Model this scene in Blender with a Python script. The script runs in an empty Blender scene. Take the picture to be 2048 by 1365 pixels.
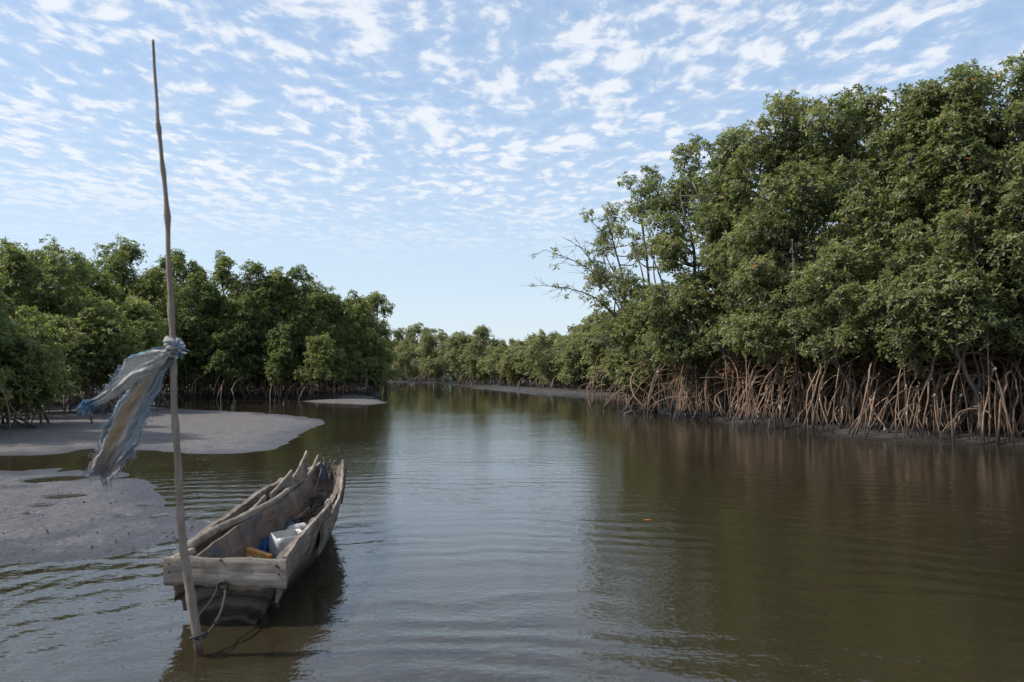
import bpy, math, random
import numpy as np
from mathutils import Vector

R = math.radians
scene = bpy.context.scene
col = scene.collection

# ------------------------------------------------------------------ camera, sky, sun
F_PX, CX, CY, HOR, EYE = 1593.0, 1024.0, 682.5, 735.0, 1.7      # picture measures (2048 px wide)
PITCH = math.atan((HOR - CY) / F_PX)
cam_d = bpy.data.cameras.new('camera')
cam = bpy.data.objects.new('camera', cam_d)
col.objects.link(cam)
cam.location = (0, 0, EYE)
cam.rotation_euler = (R(90) + PITCH, 0, 0)
cam_d.sensor_width = 36.0
cam_d.lens = 36.0 * F_PX / 2048.0
cam_d.clip_start, cam_d.clip_end = 0.05, 4000
cam_d.dof.use_dof = True
cam_d.dof.focus_distance = 24.0
cam_d.dof.aperture_fstop = 2.8
scene.camera = cam

SUN_EL, SUN_DIR = R(46), Vector((-0.99, -0.06, 0)).normalized()
sun_vec = Vector((SUN_DIR.x * math.cos(SUN_EL), SUN_DIR.y * math.cos(SUN_EL), math.sin(SUN_EL)))
sun_d = bpy.data.lights.new('sun', 'SUN')
sun = bpy.data.objects.new('sun', sun_d)
col.objects.link(sun)
sun.location = (-30, 0, 40)
sun.rotation_euler = (-sun_vec).to_track_quat('-Z', 'Y').to_euler()
sun_d.energy = 3.9
sun_d.angle = R(1.6)
sun_d.color = (1.0, 0.94, 0.85)

world = bpy.data.worlds.new('World')
scene.world = world
world.use_nodes = True
nt = world.node_tree
nt.nodes.clear()


class NT:
    """tiny node-graph helper"""
    def __init__(s, tree):
        s.t = tree

    def n(s, kind, ins=None, **props):
        nd = s.t.nodes.new(kind)
        for k, v in props.items():
            setattr(nd, k, v)
        for k, v in (ins or {}).items():
            sock = nd.inputs[k]
            if hasattr(v, 'links'):
                s.t.links.new(v, sock)
            else:
                sock.default_value = v
        return nd

    def m(s, op, a, b=None, c=None, clamp=False):
        ins = {0: a}
        if b is not None:
            ins[1] = b
        if c is not None:
            ins[2] = c
        return s.n('ShaderNodeMath', ins, operation=op, use_clamp=clamp).outputs[0]

    def v(s, op, a, b=None):
        ins = {0: a}
        if b is not None:
            ins[1] = b
        nd = s.n('ShaderNodeVectorMath', ins, operation=op)
        return nd.outputs['Value'] if op in ('LENGTH', 'DOT_PRODUCT', 'DISTANCE') else nd.outputs[0]

    def noise(s, vec, scale, detail=4, rough=0.55, dist=0.0):
        return s.n('ShaderNodeTexNoise', {'Vector': vec, 'Scale': scale, 'Detail': detail, 'Roughness': rough, 'Distortion': dist}).outputs['Fac']

    def ramp(s, fac, stops, interp='LINEAR'):
        nd = s.n('ShaderNodeValToRGB', {'Fac': fac})
        nd.color_ramp.interpolation = interp
        el = nd.color_ramp.elements
        while len(el) < len(stops):
            el.new(0.5)
        for e, (p, c) in zip(el, stops):
            e.position = p
            e.color = (*c, 1) if len(c) == 3 else c
        return nd.outputs['Color']

    def mix(s, fac, a, b, blend='MIX'):
        nd = s.n('ShaderNodeMix', data_type='RGBA', blend_type=blend)
        for sock, v in ((nd.inputs[0], fac), (nd.inputs[6], a), (nd.inputs[7], b)):
            if hasattr(v, 'links'):
                s.t.links.new(v, sock)
            else:
                sock.default_value = v if not isinstance(v, tuple) or len(v) == 4 else (*v, 1)
        return nd.outputs[2]

    def maprange(s, v, a, b, c=0.0, d=1.0, smooth=False):
        return s.n('ShaderNodeMapRange', {'Value': v, 'From Min': a, 'From Max': b, 'To Min': c, 'To Max': d},
                   interpolation_type='SMOOTHSTEP' if smooth else 'LINEAR', clamp=True).outputs[0]

    def link(s, a, b):
        s.t.links.new(a, b)


W = NT(nt)
SKY_STRENGTH = 0.118
sky = W.n('ShaderNodeTexSky', sky_type='NISHITA', sun_disc=False, sun_elevation=SUN_EL,
          sun_rotation=math.atan2(SUN_DIR.x, SUN_DIR.y), air_density=1.0, dust_density=0.8, ozone_density=1.6)
tc = W.n('ShaderNodeTexCoord').outputs['Generated']
sep = W.n('ShaderNodeSeparateXYZ', {0: tc})
dz = W.m('MAXIMUM', sep.outputs['Z'], 0.02)
pl = W.n('ShaderNodeCombineXYZ', {0: W.m('DIVIDE', sep.outputs['X'], dz), 1: W.m('DIVIDE', sep.outputs['Y'], dz), 2: 0.37}).outputs[0]
# warm the sheet of cloud a little so the cells lie in drifting bands
wob = W.n('ShaderNodeTexNoise', {'Vector': pl, 'Scale': 1.3, 'Detail': 3.0}).outputs['Color']
plw = W.v('ADD', pl, W.v('MULTIPLY', W.v('SUBTRACT', wob, (0.5, 0.5, 0.5)), (0.3, 0.3, 0.0)))
plw = W.v('MULTIPLY', plw, (1.0, 0.62, 1.0))
big = W.noise(pl, 0.55, 3, 0.5)
cells = W.noise(plw, 10.5, 8, 0.58, 0.1)
cells2 = W.noise(plw, 4.0, 3, 0.5)
dens = W.m('ADD', W.m('ADD', W.m('MULTIPLY', cells, 1.0), W.m('MULTIPLY', W.m('SUBTRACT', cells2, 0.5), 0.55)),
           W.m('MULTIPLY', W.m('SUBTRACT', big, 0.5), 0.25))
mask = W.maprange(dens, 0.43, 0.66, 0.0, 0.82, True)
fade = W.maprange(sep.outputs['Z'], 0.10, 0.24, 0.0, 1.0, True)
mask = W.m('MULTIPLY', mask, fade)
veil = W.maprange(dens, 0.34, 0.50, 0.0, 0.14)
veil = W.m('MULTIPLY', veil, fade)
mask = W.m('MAXIMUM', mask, veil)
CLOUD = (5.5, 5.65, 5.9, 1)
air = W.mix(W.maprange(sep.outputs['Z'], 0.02, 0.34, 0.0, 1.0), (4.2, 4.95, 5.65, 1), (2.75, 3.8, 5.3, 1))
skyc = W.mix(W.maprange(sep.outputs['Z'], 0.0, 0.60, 0.8, 0.45), sky.outputs[0], air)
skyc = W.mix(mask, skyc, CLOUD)
bg = W.n('ShaderNodeBackground', {'Color': skyc, 'Strength': SKY_STRENGTH})
wo = W.n('ShaderNodeOutputWorld', {'Surface': bg.outputs[0]})

scene.view_settings.view_transform = 'Standard'
scene.view_settings.look = 'None'
scene.view_settings.gamma = 1.0
scene.view_settings.use_curve_mapping = False
scene.view_settings.exposure = 0.55
scene.render.engine = 'CYCLES'
scene.cycles.max_bounces = 8
scene.cycles.transparent_max_bounces = 8
scene.cycles.sample_clamp_indirect = 6.0
scene.cycles.use_denoising = True


# ------------------------------------------------------------------ helpers
def gp(u, v, z=0.0):
    """world point where the sight line of picture point (u, v) meets height z"""
    r, up = (u - CX) / F_PX, (CY - v) / F_PX
    d = np.array([r, math.cos(PITCH) - up * math.sin(PITCH), math.sin(PITCH) + up * math.cos(PITCH)])
    t = (z - EYE) / d[2]
    return np.array([0, 0, EYE]) + t * d


def dp(u, v, y):
    """world point of picture point (u, v) at distance y"""
    r, up = (u - CX) / F_PX, (CY - v) / F_PX
    d = np.array([r, math.cos(PITCH) - up * math.sin(PITCH), math.sin(PITCH) + up * math.cos(PITCH)])
    return np.array([0, 0, EYE]) + d * (y / d[1])


def vnoise(x, y, seed=0):
    """smooth value noise, about -1..1"""
    x = np.asarray(x, float); y = np.asarray(y, float)
    xi, yi = np.floor(x).astype(np.int64), np.floor(y).astype(np.int64)
    fx, fy = x - xi, y - yi
    fx, fy = fx * fx * (3 - 2 * fx), fy * fy * (3 - 2 * fy)

    def h(a, b):
        n = (a * 374761393 + b * 668265263 + seed * 974711) & 0xFFFFFFFF
        n = ((n ^ (n >> 13)) * 1274126177) & 0xFFFFFFFF
        return ((n ^ (n >> 16)) & 0xFFFF) / 32767.5 - 1.0
    a, b, c, d = h(xi, yi), h(xi + 1, yi), h(xi, yi + 1), h(xi + 1, yi + 1)
    return (a * (1 - fx) + b * fx) * (1 - fy) + (c * (1 - fx) + d * fx) * fy


def fbm(x, y, seed=0, oct=4):
    s, a, f = 0, 1.0, 1.0
    for i in range(oct):
        s = s + a * vnoise(x * f, y * f, seed + i * 17)
        a *= 0.5; f *= 2.03
    return s / 1.9


def sdf(px, py, poly):
    """signed distance to a polygon, positive inside"""
    poly = np.asarray(poly, float)[:, :2]
    d2 = np.full(px.shape, 1e18)
    ins = np.zeros(px.shape, bool)
    n = len(poly)
    for i in range(n):
        a, b = poly[i], poly[(i + 1) % n]
        e = b - a
        wx, wy = px - a[0], py - a[1]
        t = np.clip((wx * e[0] + wy * e[1]) / (e @ e + 1e-12), 0, 1)
        d2 = np.minimum(d2, (wx - e[0] * t) ** 2 + (wy - e[1] * t) ** 2)
        c = ((a[1] <= py) & (b[1] > py)) | ((b[1] <= py) & (a[1] > py))
        xin = a[0] + (py - a[1]) / (e[1] if abs(e[1]) > 1e-12 else 1e-12) * e[0]
        ins ^= c & (px < xin)
    d = np.sqrt(d2)
    return np.where(ins, d, -d)


class MB:
    """collects vertices, triangles and quads; builds one mesh"""
    def __init__(s):
        s.v, s.q, s.t, s.n = [], [], [], 0

    def add(s, v, q=None, t=None):
        v = np.asarray(v, float).reshape(-1, 3)
        if q is not None and len(q):
            s.q.append(np.asarray(q, np.int64) + s.n)
        if t is not None and len(t):
            s.t.append(np.asarray(t, np.int64) + s.n)
        s.v.append(v); s.n += len(v)
        return s

    def tube(s, pts, rad, sides=6, caps=True, rough=0.0, rng=None):
        pts = np.asarray(pts, float)
        n = len(pts)
        rad = np.broadcast_to(np.asarray(rad, float), (n,))
        tan = np.gradient(pts, axis=0)
        tan /= np.linalg.norm(tan, axis=1, keepdims=True) + 1e-9
        ref = np.array([0, 0, 1.0]) if abs(tan[0][2]) < 0.8 else np.array([1.0, 0, 0])
        u = np.cross(tan[0], ref); u /= np.linalg.norm(u)
        us = [u]
        for i in range(1, n):
            u = us[-1] - tan[i] * (us[-1] @ tan[i])
            us.append(u / (np.linalg.norm(u) + 1e-9))
        us = np.array(us); vs = np.cross(tan, us)
        a = np.linspace(0, 2 * math.pi, sides, endpoint=False)
        rr = rad[:, None] * np.ones(sides)
        if rough and rng is not None:
            rr = rr * (1 + rough * rng.standard_normal((n, sides)))
        V = pts[:, None, :] + rr[:, :, None] * (np.cos(a)[None, :, None] * us[:, None, :] + np.sin(a)[None, :, None] * vs[:, None, :])
        i, j = np.meshgrid(np.arange(n - 1), np.arange(sides), indexing='ij')
        q = np.stack([i * sides + j, i * sides + (j + 1) % sides, (i + 1) * sides + (j + 1) % sides, (i + 1) * sides + j], -1).reshape(-1, 4)
        V = V.reshape(-1, 3)
        t = []
        if caps:
            k = len(V)
            V = np.vstack([V, pts[0], pts[-1]])
            for j in range(sides):
                t.append([k, (j + 1) % sides, j])
                t.append([k + 1, (n - 1) * sides + j, (n - 1) * sides + (j + 1) % sides])
        return s.add(V, q, t)

    def grid(s, P, flip=False):
        P = np.asarray(P, float)
        n, m = P.shape[:2]
        i, j = np.meshgrid(np.arange(n - 1), np.arange(m - 1), indexing='ij')
        q = np.stack([i * m + j, i * m + j + 1, (i + 1) * m + j + 1, (i + 1) * m + j], -1).reshape(-1, 4)
        return s.add(P.reshape(-1, 3), q[:, ::-1] if flip else q)

    def mesh(s, name, smooth=False):
        me = bpy.data.meshes.new(name)
        V = np.vstack(s.v)
        Q = np.vstack(s.q) if s.q else np.zeros((0, 4), np.int64)
        T = np.vstack(s.t) if s.t else np.zeros((0, 3), np.int64)
        me.vertices.add(len(V))
        me.vertices.foreach_set('co', V.astype(np.float32).ravel())
        loops = np.concatenate([Q.ravel(), T.ravel()]).astype(np.int32)
        me.loops.add(len(loops))
        me.loops.foreach_set('vertex_index', loops)
        tot = np.concatenate([np.full(len(Q), 4), np.full(len(T), 3)]).astype(np.int32)
        me.polygons.add(len(tot))
        me.polygons.foreach_set('loop_start', np.concatenate([[0], np.cumsum(tot)[:-1]]).astype(np.int32))
        me.polygons.foreach_set('loop_total', tot)
        me.polygons.foreach_set('use_smooth', np.full(len(tot), smooth))
        me.update(calc_edges=True)
        me.validate()
        return me

    def obj(s, name, mat, parent=None, smooth=False, off=None):
        if off is not None:
            s.v = [v - np.asarray(off) for v in s.v]
        me = s.mesh(name, smooth)
        o = bpy.data.objects.new(name, me)
        col.objects.link(o)
        if mat:
            me.materials.append(mat)
        if parent:
            o.parent = parent
        elif off is not None:
            o.location = off
        return o


def tag(o, label=None, cat=None, group=None, kind=None):
    for k, v in (('label', label), ('category', cat), ('group', group), ('kind', kind)):
        if v:
            o[k] = v
    return o


def empty(name, loc):
    o = bpy.data.objects.new(name, None)
    col.objects.link(o)
    o.location = loc
    o.empty_display_size = 0.2
    return o


def dup(root, loc, rotz, scale=1.0, label=None, group=None):
    r = root.copy(); col.objects.link(r)
    r.location = loc; r.rotation_euler = (0, 0, rotz); r.scale = (scale,) * 3
    for k in ('label', 'group'):
        if k in r:
            del r[k]
    tag(r, label, None, group)
    for ch in list(root.children):
        c = ch.copy(); col.objects.link(c); c.parent = r
        for g in ch.children:
            d = g.copy(); col.objects.link(d); d.parent = c
    return r


def curve(pts, n):
    """Catmull-Rom through control points"""
    P = np.asarray(pts, float)
    P = np.vstack([2 * P[0] - P[1], P, 2 * P[-1] - P[-2]])
    m = len(P) - 3
    out = []
    for u in np.linspace(0, m - 1e-6, n):
        i = int(u); t = u - i
        a, b, c, d = P[i:i + 4]
        out.append(0.5 * (2 * b + (c - a) * t + (2 * a - 5 * b + 4 * c - d) * t * t + (3 * b - a - 3 * c + d) * t ** 3))
    return np.array(out)


# ------------------------------------------------------------------ materials
def mat(name):
    m = bpy.data.materials.new(name)
    m.use_nodes = True
    t = m.node_tree
    t.nodes.clear()
    N = NT(t)
    out = N.n('ShaderNodeOutputMaterial')
    return m, N, out


def pbsdf(N, out, ins):
    b = N.n('ShaderNodeBsdfPrincipled', ins)
    N.link(b.outputs[0], out.inputs['Surface'])
    return b


def leaf_material(name, ramp_cols, trans=0.40, orange=True):
    m, N, out = mat(name)
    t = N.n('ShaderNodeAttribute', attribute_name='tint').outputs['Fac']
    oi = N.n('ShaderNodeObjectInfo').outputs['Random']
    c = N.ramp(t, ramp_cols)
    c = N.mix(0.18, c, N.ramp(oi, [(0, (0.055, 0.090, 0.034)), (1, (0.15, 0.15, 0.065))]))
    if orange:
        c = N.mix(N.m('GREATER_THAN', t, 1.5), c, (0.42, 0.15, 0.025))
    b = N.n('ShaderNodeBsdfPrincipled', {'Base Color': c, 'Roughness': 0.46, 'Specular IOR Level': 0.38})
    tr = N.n('ShaderNodeBsdfTranslucent', {'Color': N.mix(1.0, c, (1.9, 2.0, 1.1), 'MULTIPLY')})
    mx = N.n('ShaderNodeMixShader', {0: trans, 1: b.outputs[0], 2: tr.outputs[0]})
    N.link(mx.outputs[0], out.inputs['Surface'])
    return m


M = {}
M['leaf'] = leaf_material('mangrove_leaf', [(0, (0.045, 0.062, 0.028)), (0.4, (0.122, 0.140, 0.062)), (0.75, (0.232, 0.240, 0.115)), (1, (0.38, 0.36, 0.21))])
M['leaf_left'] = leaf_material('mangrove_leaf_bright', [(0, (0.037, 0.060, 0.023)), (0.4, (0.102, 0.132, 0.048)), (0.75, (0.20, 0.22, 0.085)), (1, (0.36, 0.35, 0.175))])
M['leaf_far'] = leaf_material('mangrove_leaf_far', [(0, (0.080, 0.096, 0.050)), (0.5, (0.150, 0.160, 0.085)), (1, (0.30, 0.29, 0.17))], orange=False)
M['dead_leaf'] = leaf_material('dead_leaf', [(0, (0.09, 0.035, 0.018)), (0.6, (0.17, 0.075, 0.04)), (1, (0.26, 0.14, 0.075))], 0.15, False)


def bark_mat(name, c0, c1, root=False):
    m, N, out = mat(name)
    g = N.n('ShaderNodeNewGeometry')
    p = g.outputs['Position']
    n1 = N.noise(p, 7.0, 5, 0.6)
    n2 = N.noise(N.v('MULTIPLY', p, (1, 1, 0.25)), 40.0, 3, 0.6)
    c = N.mix(N.maprange(n1, 0.3, 0.7), c0, c1)
    oi = N.n('ShaderNodeObjectInfo').outputs['Random']
    c = N.mix(N.m('MULTIPLY', oi, 0.7), c, tuple(x * 0.6 for x in c0))
    rough = 0.8
    if root:   # tide line: black silt and algae left on the lowest part of every root
        z = N.m('ADD', N.n('ShaderNodeSeparateXYZ', {0: p}).outputs['Z'], N.m('MULTIPLY', N.m('SUBTRACT', N.noise(p, 5.0, 4), 0.5), 0.45))
        wet = N.maprange(z, 0.16, 0.46, 1.0, 0.0, True)
        c = N.mix(wet, c, (0.018, 0.016, 0.014))
        rough = N.maprange(wet, 0, 1, 0.75, 0.45)
    bmp = N.n('ShaderNodeBump', {'Height': n2, 'Strength': 0.5, 'Distance': 0.01})
    pbsdf(N, out, {'Base Color': c, 'Roughness': rough, 'Normal': bmp.outputs[0]})
    return m


M['bark'] = bark_mat('grey_bark', (0.085, 0.07, 0.06), (0.19, 0.165, 0.145))
M['root'] = bark_mat('root_bark', (0.10, 0.064, 0.043), (0.30, 0.190, 0.122), True)
M['twig'] = bark_mat('twig_bark', (0.09, 0.074, 0.063), (0.20, 0.17, 0.145))


def sand_mat(name, dry, wet, hi):
    m, N, out = mat(name)
    g = N.n('ShaderNodeNewGeometry')
    p = g.outputs['Position']
    z = N.n('ShaderNodeSeparateXYZ', {0: p}).outputs['Z']
    big = N.noise(p, 0.9, 5, 0.6)
    fine = N.noise(p, 16.0, 6, 0.68)
    grit = N.noise(p, 70.0, 3, 0.7)
    w = N.maprange(N.m('ADD', z, N.m('MULTIPLY', N.m('SUBTRACT', big, 0.5), hi * 0.9)), 0.004, hi, 1.0, 0.0, True)
    c = N.mix(N.maprange(fine, 0.34, 0.66), tuple(x * 0.35 for x in dry), tuple(x * 1.5 for x in dry))
    spk = N.noise(p, 27.0, 3, 0.75)
    c = N.mix(N.maprange(spk, 0.56, 0.66, 0, 0.7), c, tuple(x * 0.28 for x in dry))
    c = N.mix(N.maprange(spk, 0.42, 0.34, 0, 0.5), c, tuple(x * 1.6 for x in dry))
    mot = N.noise(N.v('MULTIPLY', p, (1.0, 0.6, 1.0)), 2.6, 5, 0.65)
    c = N.mix(N.maprange(mot, 0.48, 0.62, 0, 0.5), c, tuple(x * 0.5 for x in dry))
    c = N.mix(N.maprange(grit, 0.60, 0.72, 0, 0.55), c, tuple(x * 0.25 for x in dry))
    c = N.mix(N.maprange(grit, 0.40, 0.30, 0, 0.35), c, tuple(x * 1.7 for x in dry))
    c = N.mix(w, c, N.mix(1.0, c, wet, 'MULTIPLY'))
    hgt = N.m('ADD', N.m('MULTIPLY', fine, 0.045), N.m('MULTIPLY', spk, 0.016))
    bmp = N.n('ShaderNodeBump', {'Height': hgt, 'Strength': N.maprange(w, 0, 1, 0.9, 0.55), 'Distance': 1.0})
    pbsdf(N, out, {'Base Color': c, 'Roughness': N.maprange(w, 0, 1, 0.66, 0.27), 'Specular IOR Level': 0.5, 'Normal': bmp.outputs[0]})
    return m


M['sand'] = sand_mat('grey_sand', (0.094, 0.086, 0.090), (0.66, 0.68, 0.74), 0.024)
M['bar'] = sand_mat('pale_sand', (0.122, 0.107, 0.103), (0.66, 0.67, 0.72), 0.035)
M['mud'] = sand_mat('dark_mud', (0.052, 0.045, 0.042), (0.6, 0.6, 0.6), 0.12)


def water_mat():
    m, N, out = mat('river_water')
    p = N.n('ShaderNodeNewGeometry').outputs['Position']
    xyz = N.n('ShaderNodeSeparateXYZ', {0: p})
    wob = N.n('ShaderNodeTexNoise', {'Vector': p, 'Scale': 0.55, 'Detail': 2.0}).outputs['Color']
    pw = N.v('ADD', p, N.v('MULTIPLY', N.v('SUBTRACT', wob, (0.5, 0.5, 0.5)), (1.1, 1.1, 0)))

    def rings(cx, cy, lam, amp, r0, r1):
        r = N.v('DISTANCE', N.v('MULTIPLY', pw, (1, 1, 0)), (cx, cy, 0))
        s = N.m('SINE', N.m('MULTIPLY', r, 2 * math.pi / lam))
        fall = N.maprange(N.v('DISTANCE', N.v('MULTIPLY', p, (1, 1, 0)), (cx, cy, 0)), r0, r1, amp, amp * 0.08, True)
        return N.m('MULTIPLY', s, fall)
    patch = N.maprange(N.noise(p, 0.33, 3, 0.5), 0.40, 0.60, 0.30, 1.6, True)
    h = N.m('MULTIPLY', rings(-0.5, -0.5, 0.43, 0.0019, 6, 19), patch)
    h = N.m('ADD', h, N.m('MULTIPLY', rings(-0.1, -0.3, 0.27, 0.0008, 5, 14), N.maprange(N.noise(p, 0.5, 2), 0.4, 0.6)))
    # wavelets running off the canoe's side
    xw = N.n('ShaderNodeSeparateXYZ', {0: pw})
    side = N.m('ADD', N.m('MULTIPLY', xw.outputs['X'], 0.955), N.m('MULTIPLY', xw.outputs['Y'], -0.295))
    s2 = N.m('SINE', N.m('MULTIPLY', side, 2 * math.pi / 0.25))
    fall2 = N.m('MULTIPLY', N.maprange(xyz.outputs['X'], -1.9, -2.9, 0.0, 0.0010, True), N.maprange(xyz.outputs['Y'], 11.0, 7.0, 0.12, 1.0, True))
    h = N.m('ADD', h, N.m('MULTIPLY', s2, fall2))
    fine = N.noise(N.v('MULTIPLY', p, (0.75, 1.0, 1.0)), 7.0, 3, 0.5)
    tiny = N.noise(N.v('MULTIPLY', p, (0.8, 1.0, 1.0)), 21.0, 2, 0.5)
    ff = N.maprange(xyz.outputs['Y'], 10.0, 45.0, 1.0, 0.30, True)
    h = N.m('ADD', h, N.m('MULTIPLY', N.m('MULTIPLY', fine, 0.0052), N.m('MULTIPLY', ff, patch)))
    h = N.m('ADD', h, N.m('MULTIPLY', N.m('MULTIPLY', tiny, 0.0030), ff))
    bmp = N.n('ShaderNodeBump', {'Height': h, 'Strength': 1.0, 'Distance': 1.0})
    silt = N.noise(p, 0.25, 3)
    c = N.mix(N.maprange(silt, 0.35, 0.65), (0.022, 0.0180, 0.0098), (0.028, 0.0225, 0.012))
    pbsdf(N, out, {'Base Color': c, 'Roughness': 0.035, 'IOR': 1.36, 'Specular IOR Level': 0.95, 'Normal': bmp.outputs[0]})
    return m


M['water'] = water_mat()


def wood_mat(name, axis, base=(0.185, 0.156, 0.130), dark=(0.045, 0.035, 0.027), wetline=True, warm=0.35):
    """sun-bleached plank wood: grain along the axis, cracks, rusty stains, a wet dark foot"""
    m, N, out = mat(name)
    p = N.n('ShaderNodeTexCoord').outputs['Object']
    sc = [1.0, 1.0, 1.0]
    sc['XYZ'.index(axis)] = 0.075
    ps = N.v('MULTIPLY', p, tuple(sc))
    grain = N.noise(ps, 30.0, 7, 0.7, 0.6)
    crack = N.noise(ps, 12.0, 4, 0.7, 1.0)
    blot = N.noise(p, 5.0, 5, 0.62)
    c = N.mix(N.maprange(grain, 0.30, 0.68), dark, base)
    c = N.mix(N.maprange(blot, 0.40, 0.60, 0, warm), c, (0.15, 0.10, 0.07))
    c = N.mix(N.maprange(N.noise(p, 2.3, 4), 0.55, 0.7, 0, 0.35), c, tuple(x * 1.35 for x in base))
    ck = N.maprange(crack, 0.37, 0.29, 0, 0.9)
    c = N.mix(ck, c, (0.025, 0.02, 0.017))
    rough = 0.82
    if wetline:
        z = N.m('ADD', N.n('ShaderNodeSeparateXYZ', {0: p}).outputs['Z'], N.m('MULTIPLY', N.m('SUBTRACT', blot, 0.5), 0.28 if wetline is True else 0.06))
        lo, hi = (0.05, 0.24) if wetline is True else wetline
        wet = N.maprange(z, lo, hi, 1.0, 0.0, True)
        c = N.mix(wet, c, (0.016, 0.014, 0.011) if wetline is True else (0.05, 0.024, 0.014))
        rough = N.maprange(wet, 0, 1, 0.82, 0.5)
    if axis == 'X' and wetline is True:      # arched growth rings on the sawn log end
        rr = N.v('LENGTH', N.v('MULTIPLY', N.v('ADD', p, (-0.06, 0.0, 0.12)), (0.75, 0.0, 1.0)))
        ring = N.m('SINE', N.m('ADD', N.m('MULTIPLY', rr, 60.0), N.m('MULTIPLY', N.noise(p, 5.0, 5), 9.0)))
        c = N.mix(N.maprange(ring, 0.2, 1.0, 0, 0.4), c, (0.13, 0.112, 0.09))
        c = N.mix(N.maprange(ring, -0.55, -1.0, 0, 0.8), c, (0.012, 0.010, 0.009))
    h = N.m('SUBTRACT', N.m('MULTIPLY', grain, 0.6), N.m('MULTIPLY', ck, 0.8))
    bmp = N.n('ShaderNodeBump', {'Height': h, 'Strength': 0.8, 'Distance': 0.008})
    pbsdf(N, out, {'Base Color': c, 'Roughness': rough, 'Specular IOR Level': 0.3, 'Normal': bmp.outputs[0]})
    return m


M['wood_y'] = wood_mat('weathered_wood_along', 'Y')
M['wood_x'] = wood_mat('weathered_wood_across', 'X', (0.38, 0.335, 0.29), (0.12, 0.098, 0.08), False, 0.30)
M['plank_y'] = wood_mat('weathered_plank', 'Y', (0.27, 0.235, 0.20), (0.07, 0.056, 0.045), False, 0.45)
M['pole'] = wood_mat('bare_pole_wood', 'Z', (0.30, 0.25, 0.215), (0.16, 0.127, 0.102), (0.02, 0.13), 0.5)
M['inner'] = wood_mat('worn_inner_plank', 'Y', (0.165, 0.135, 0.112), (0.045, 0.036, 0.030), False, 0.75)
def stain(m, cols, scale, lo, hi):
    N = NT(m.node_tree)
    b = next(n for n in m.node_tree.nodes if n.type == 'BSDF_PRINCIPLED')
    c = b.inputs['Base Color'].links[0].from_socket
    p = N.n('ShaderNodeTexCoord').outputs['Object']
    for k, q in enumerate(cols):
        f = N.noise(N.v('ADD', p, (k * 3.7, k * 1.3, 0.0)), scale, 5, 0.65)
        c = N.mix(N.maprange(f, lo, hi, 0, 0.75), c, q)
    N.link(c, b.inputs['Base Color'])


stain(M['inner'], [(0.03, 0.028, 0.026), (0.045, 0.065, 0.10), (0.20, 0.17, 0.14)], 3.6, 0.54, 0.66)
stain(M['plank_y'], [(0.045, 0.036, 0.03), (0.33, 0.29, 0.25)], 5.0, 0.53, 0.66)
stain(M['wood_y'], [(0.04, 0.033, 0.028), (0.24, 0.20, 0.165)], 4.2, 0.54, 0.66)
stain(M['wood_x'], [(0.09, 0.07, 0.055)], 7.0, 0.58, 0.72)
M['endgrain'] = wood_mat('log_end', 'X', (0.105, 0.092, 0.075), (0.03, 0.025, 0.021), True, 0.3)


def plain(name, colr, rough=0.6, spec=0.5, trans=0.0, var=0.25, scale=12):
    m, N, out = mat(name)
    p = N.n('ShaderNodeTexCoord').outputs['Object']
    n = N.noise(p, scale, 5, 0.6)
    c = N.mix(N.maprange(n, 0.3, 0.7), tuple(x * (1 - var) for x in colr), tuple(min(1, x * (1 + var * 0.6)) for x in colr))
    bmp = N.n('ShaderNodeBump', {'Height': n, 'Strength': 0.25, 'Distance': 0.005})
    b = N.n('ShaderNodeBsdfPrincipled', {'Base Color': c, 'Roughness': rough, 'Specular IOR Level': spec, 'Normal': bmp.outputs[0]})
    if trans:
        tr = N.n('ShaderNodeBsdfTranslucent', {'Color': c})
        mx = N.n('ShaderNodeMixShader', {0: trans, 1: b.outputs[0], 2: tr.outputs[0]})
        N.link(mx.outputs[0], out.inputs['Surface'])
    else:
        N.link(b.outputs[0], out.inputs['Surface'])
    return m


M['plastic'] = plain('milky_plastic', (0.52, 0.53, 0.53), 0.4, 0.5, 0.25, 0.14)
M['ochre'] = plain('ochre_board', (0.42, 0.22, 0.06), 0.7, 0.3, 0, 0.3, 20)
M['blue_cloth'] = plain('blue_rag', (0.025, 0.085, 0.22), 0.85, 0.2, 0.15, 0.4, 25)
M['navy'] = plain('navy_rubber', (0.025, 0.04, 0.075), 0.5, 0.5, 0, 0.3)
M['cord'] = plain('dark_cord', (0.045, 0.043, 0.042), 0.8, 0.3, 0, 0.3, 60)
M['net'] = plain('net_cord', (0.028, 0.030, 0.028), 0.8, 0.3, 0, 0.3, 60)
M['twine'] = plain('pale_twine', (0.28, 0.24, 0.20), 0.85, 0.2, 0, 0.3, 60)
M['shell'] = plain('oyster_white', (0.62, 0.60, 0.56), 0.5, 0.5, 0, 0.35, 40)
M['rust'] = plain('rusty_nail', (0.13, 0.05, 0.025), 0.8, 0.3, 0, 0.4, 60)
M['float_leaf'] = plain('fallen_leaf', (0.42, 0.15, 0.03), 0.5, 0.5, 0.2, 0.3, 30)
M['pebble'] = plain('dark_pebble', (0.07, 0.06, 0.055), 0.8, 0.3, 0, 0.4, 30)


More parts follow.
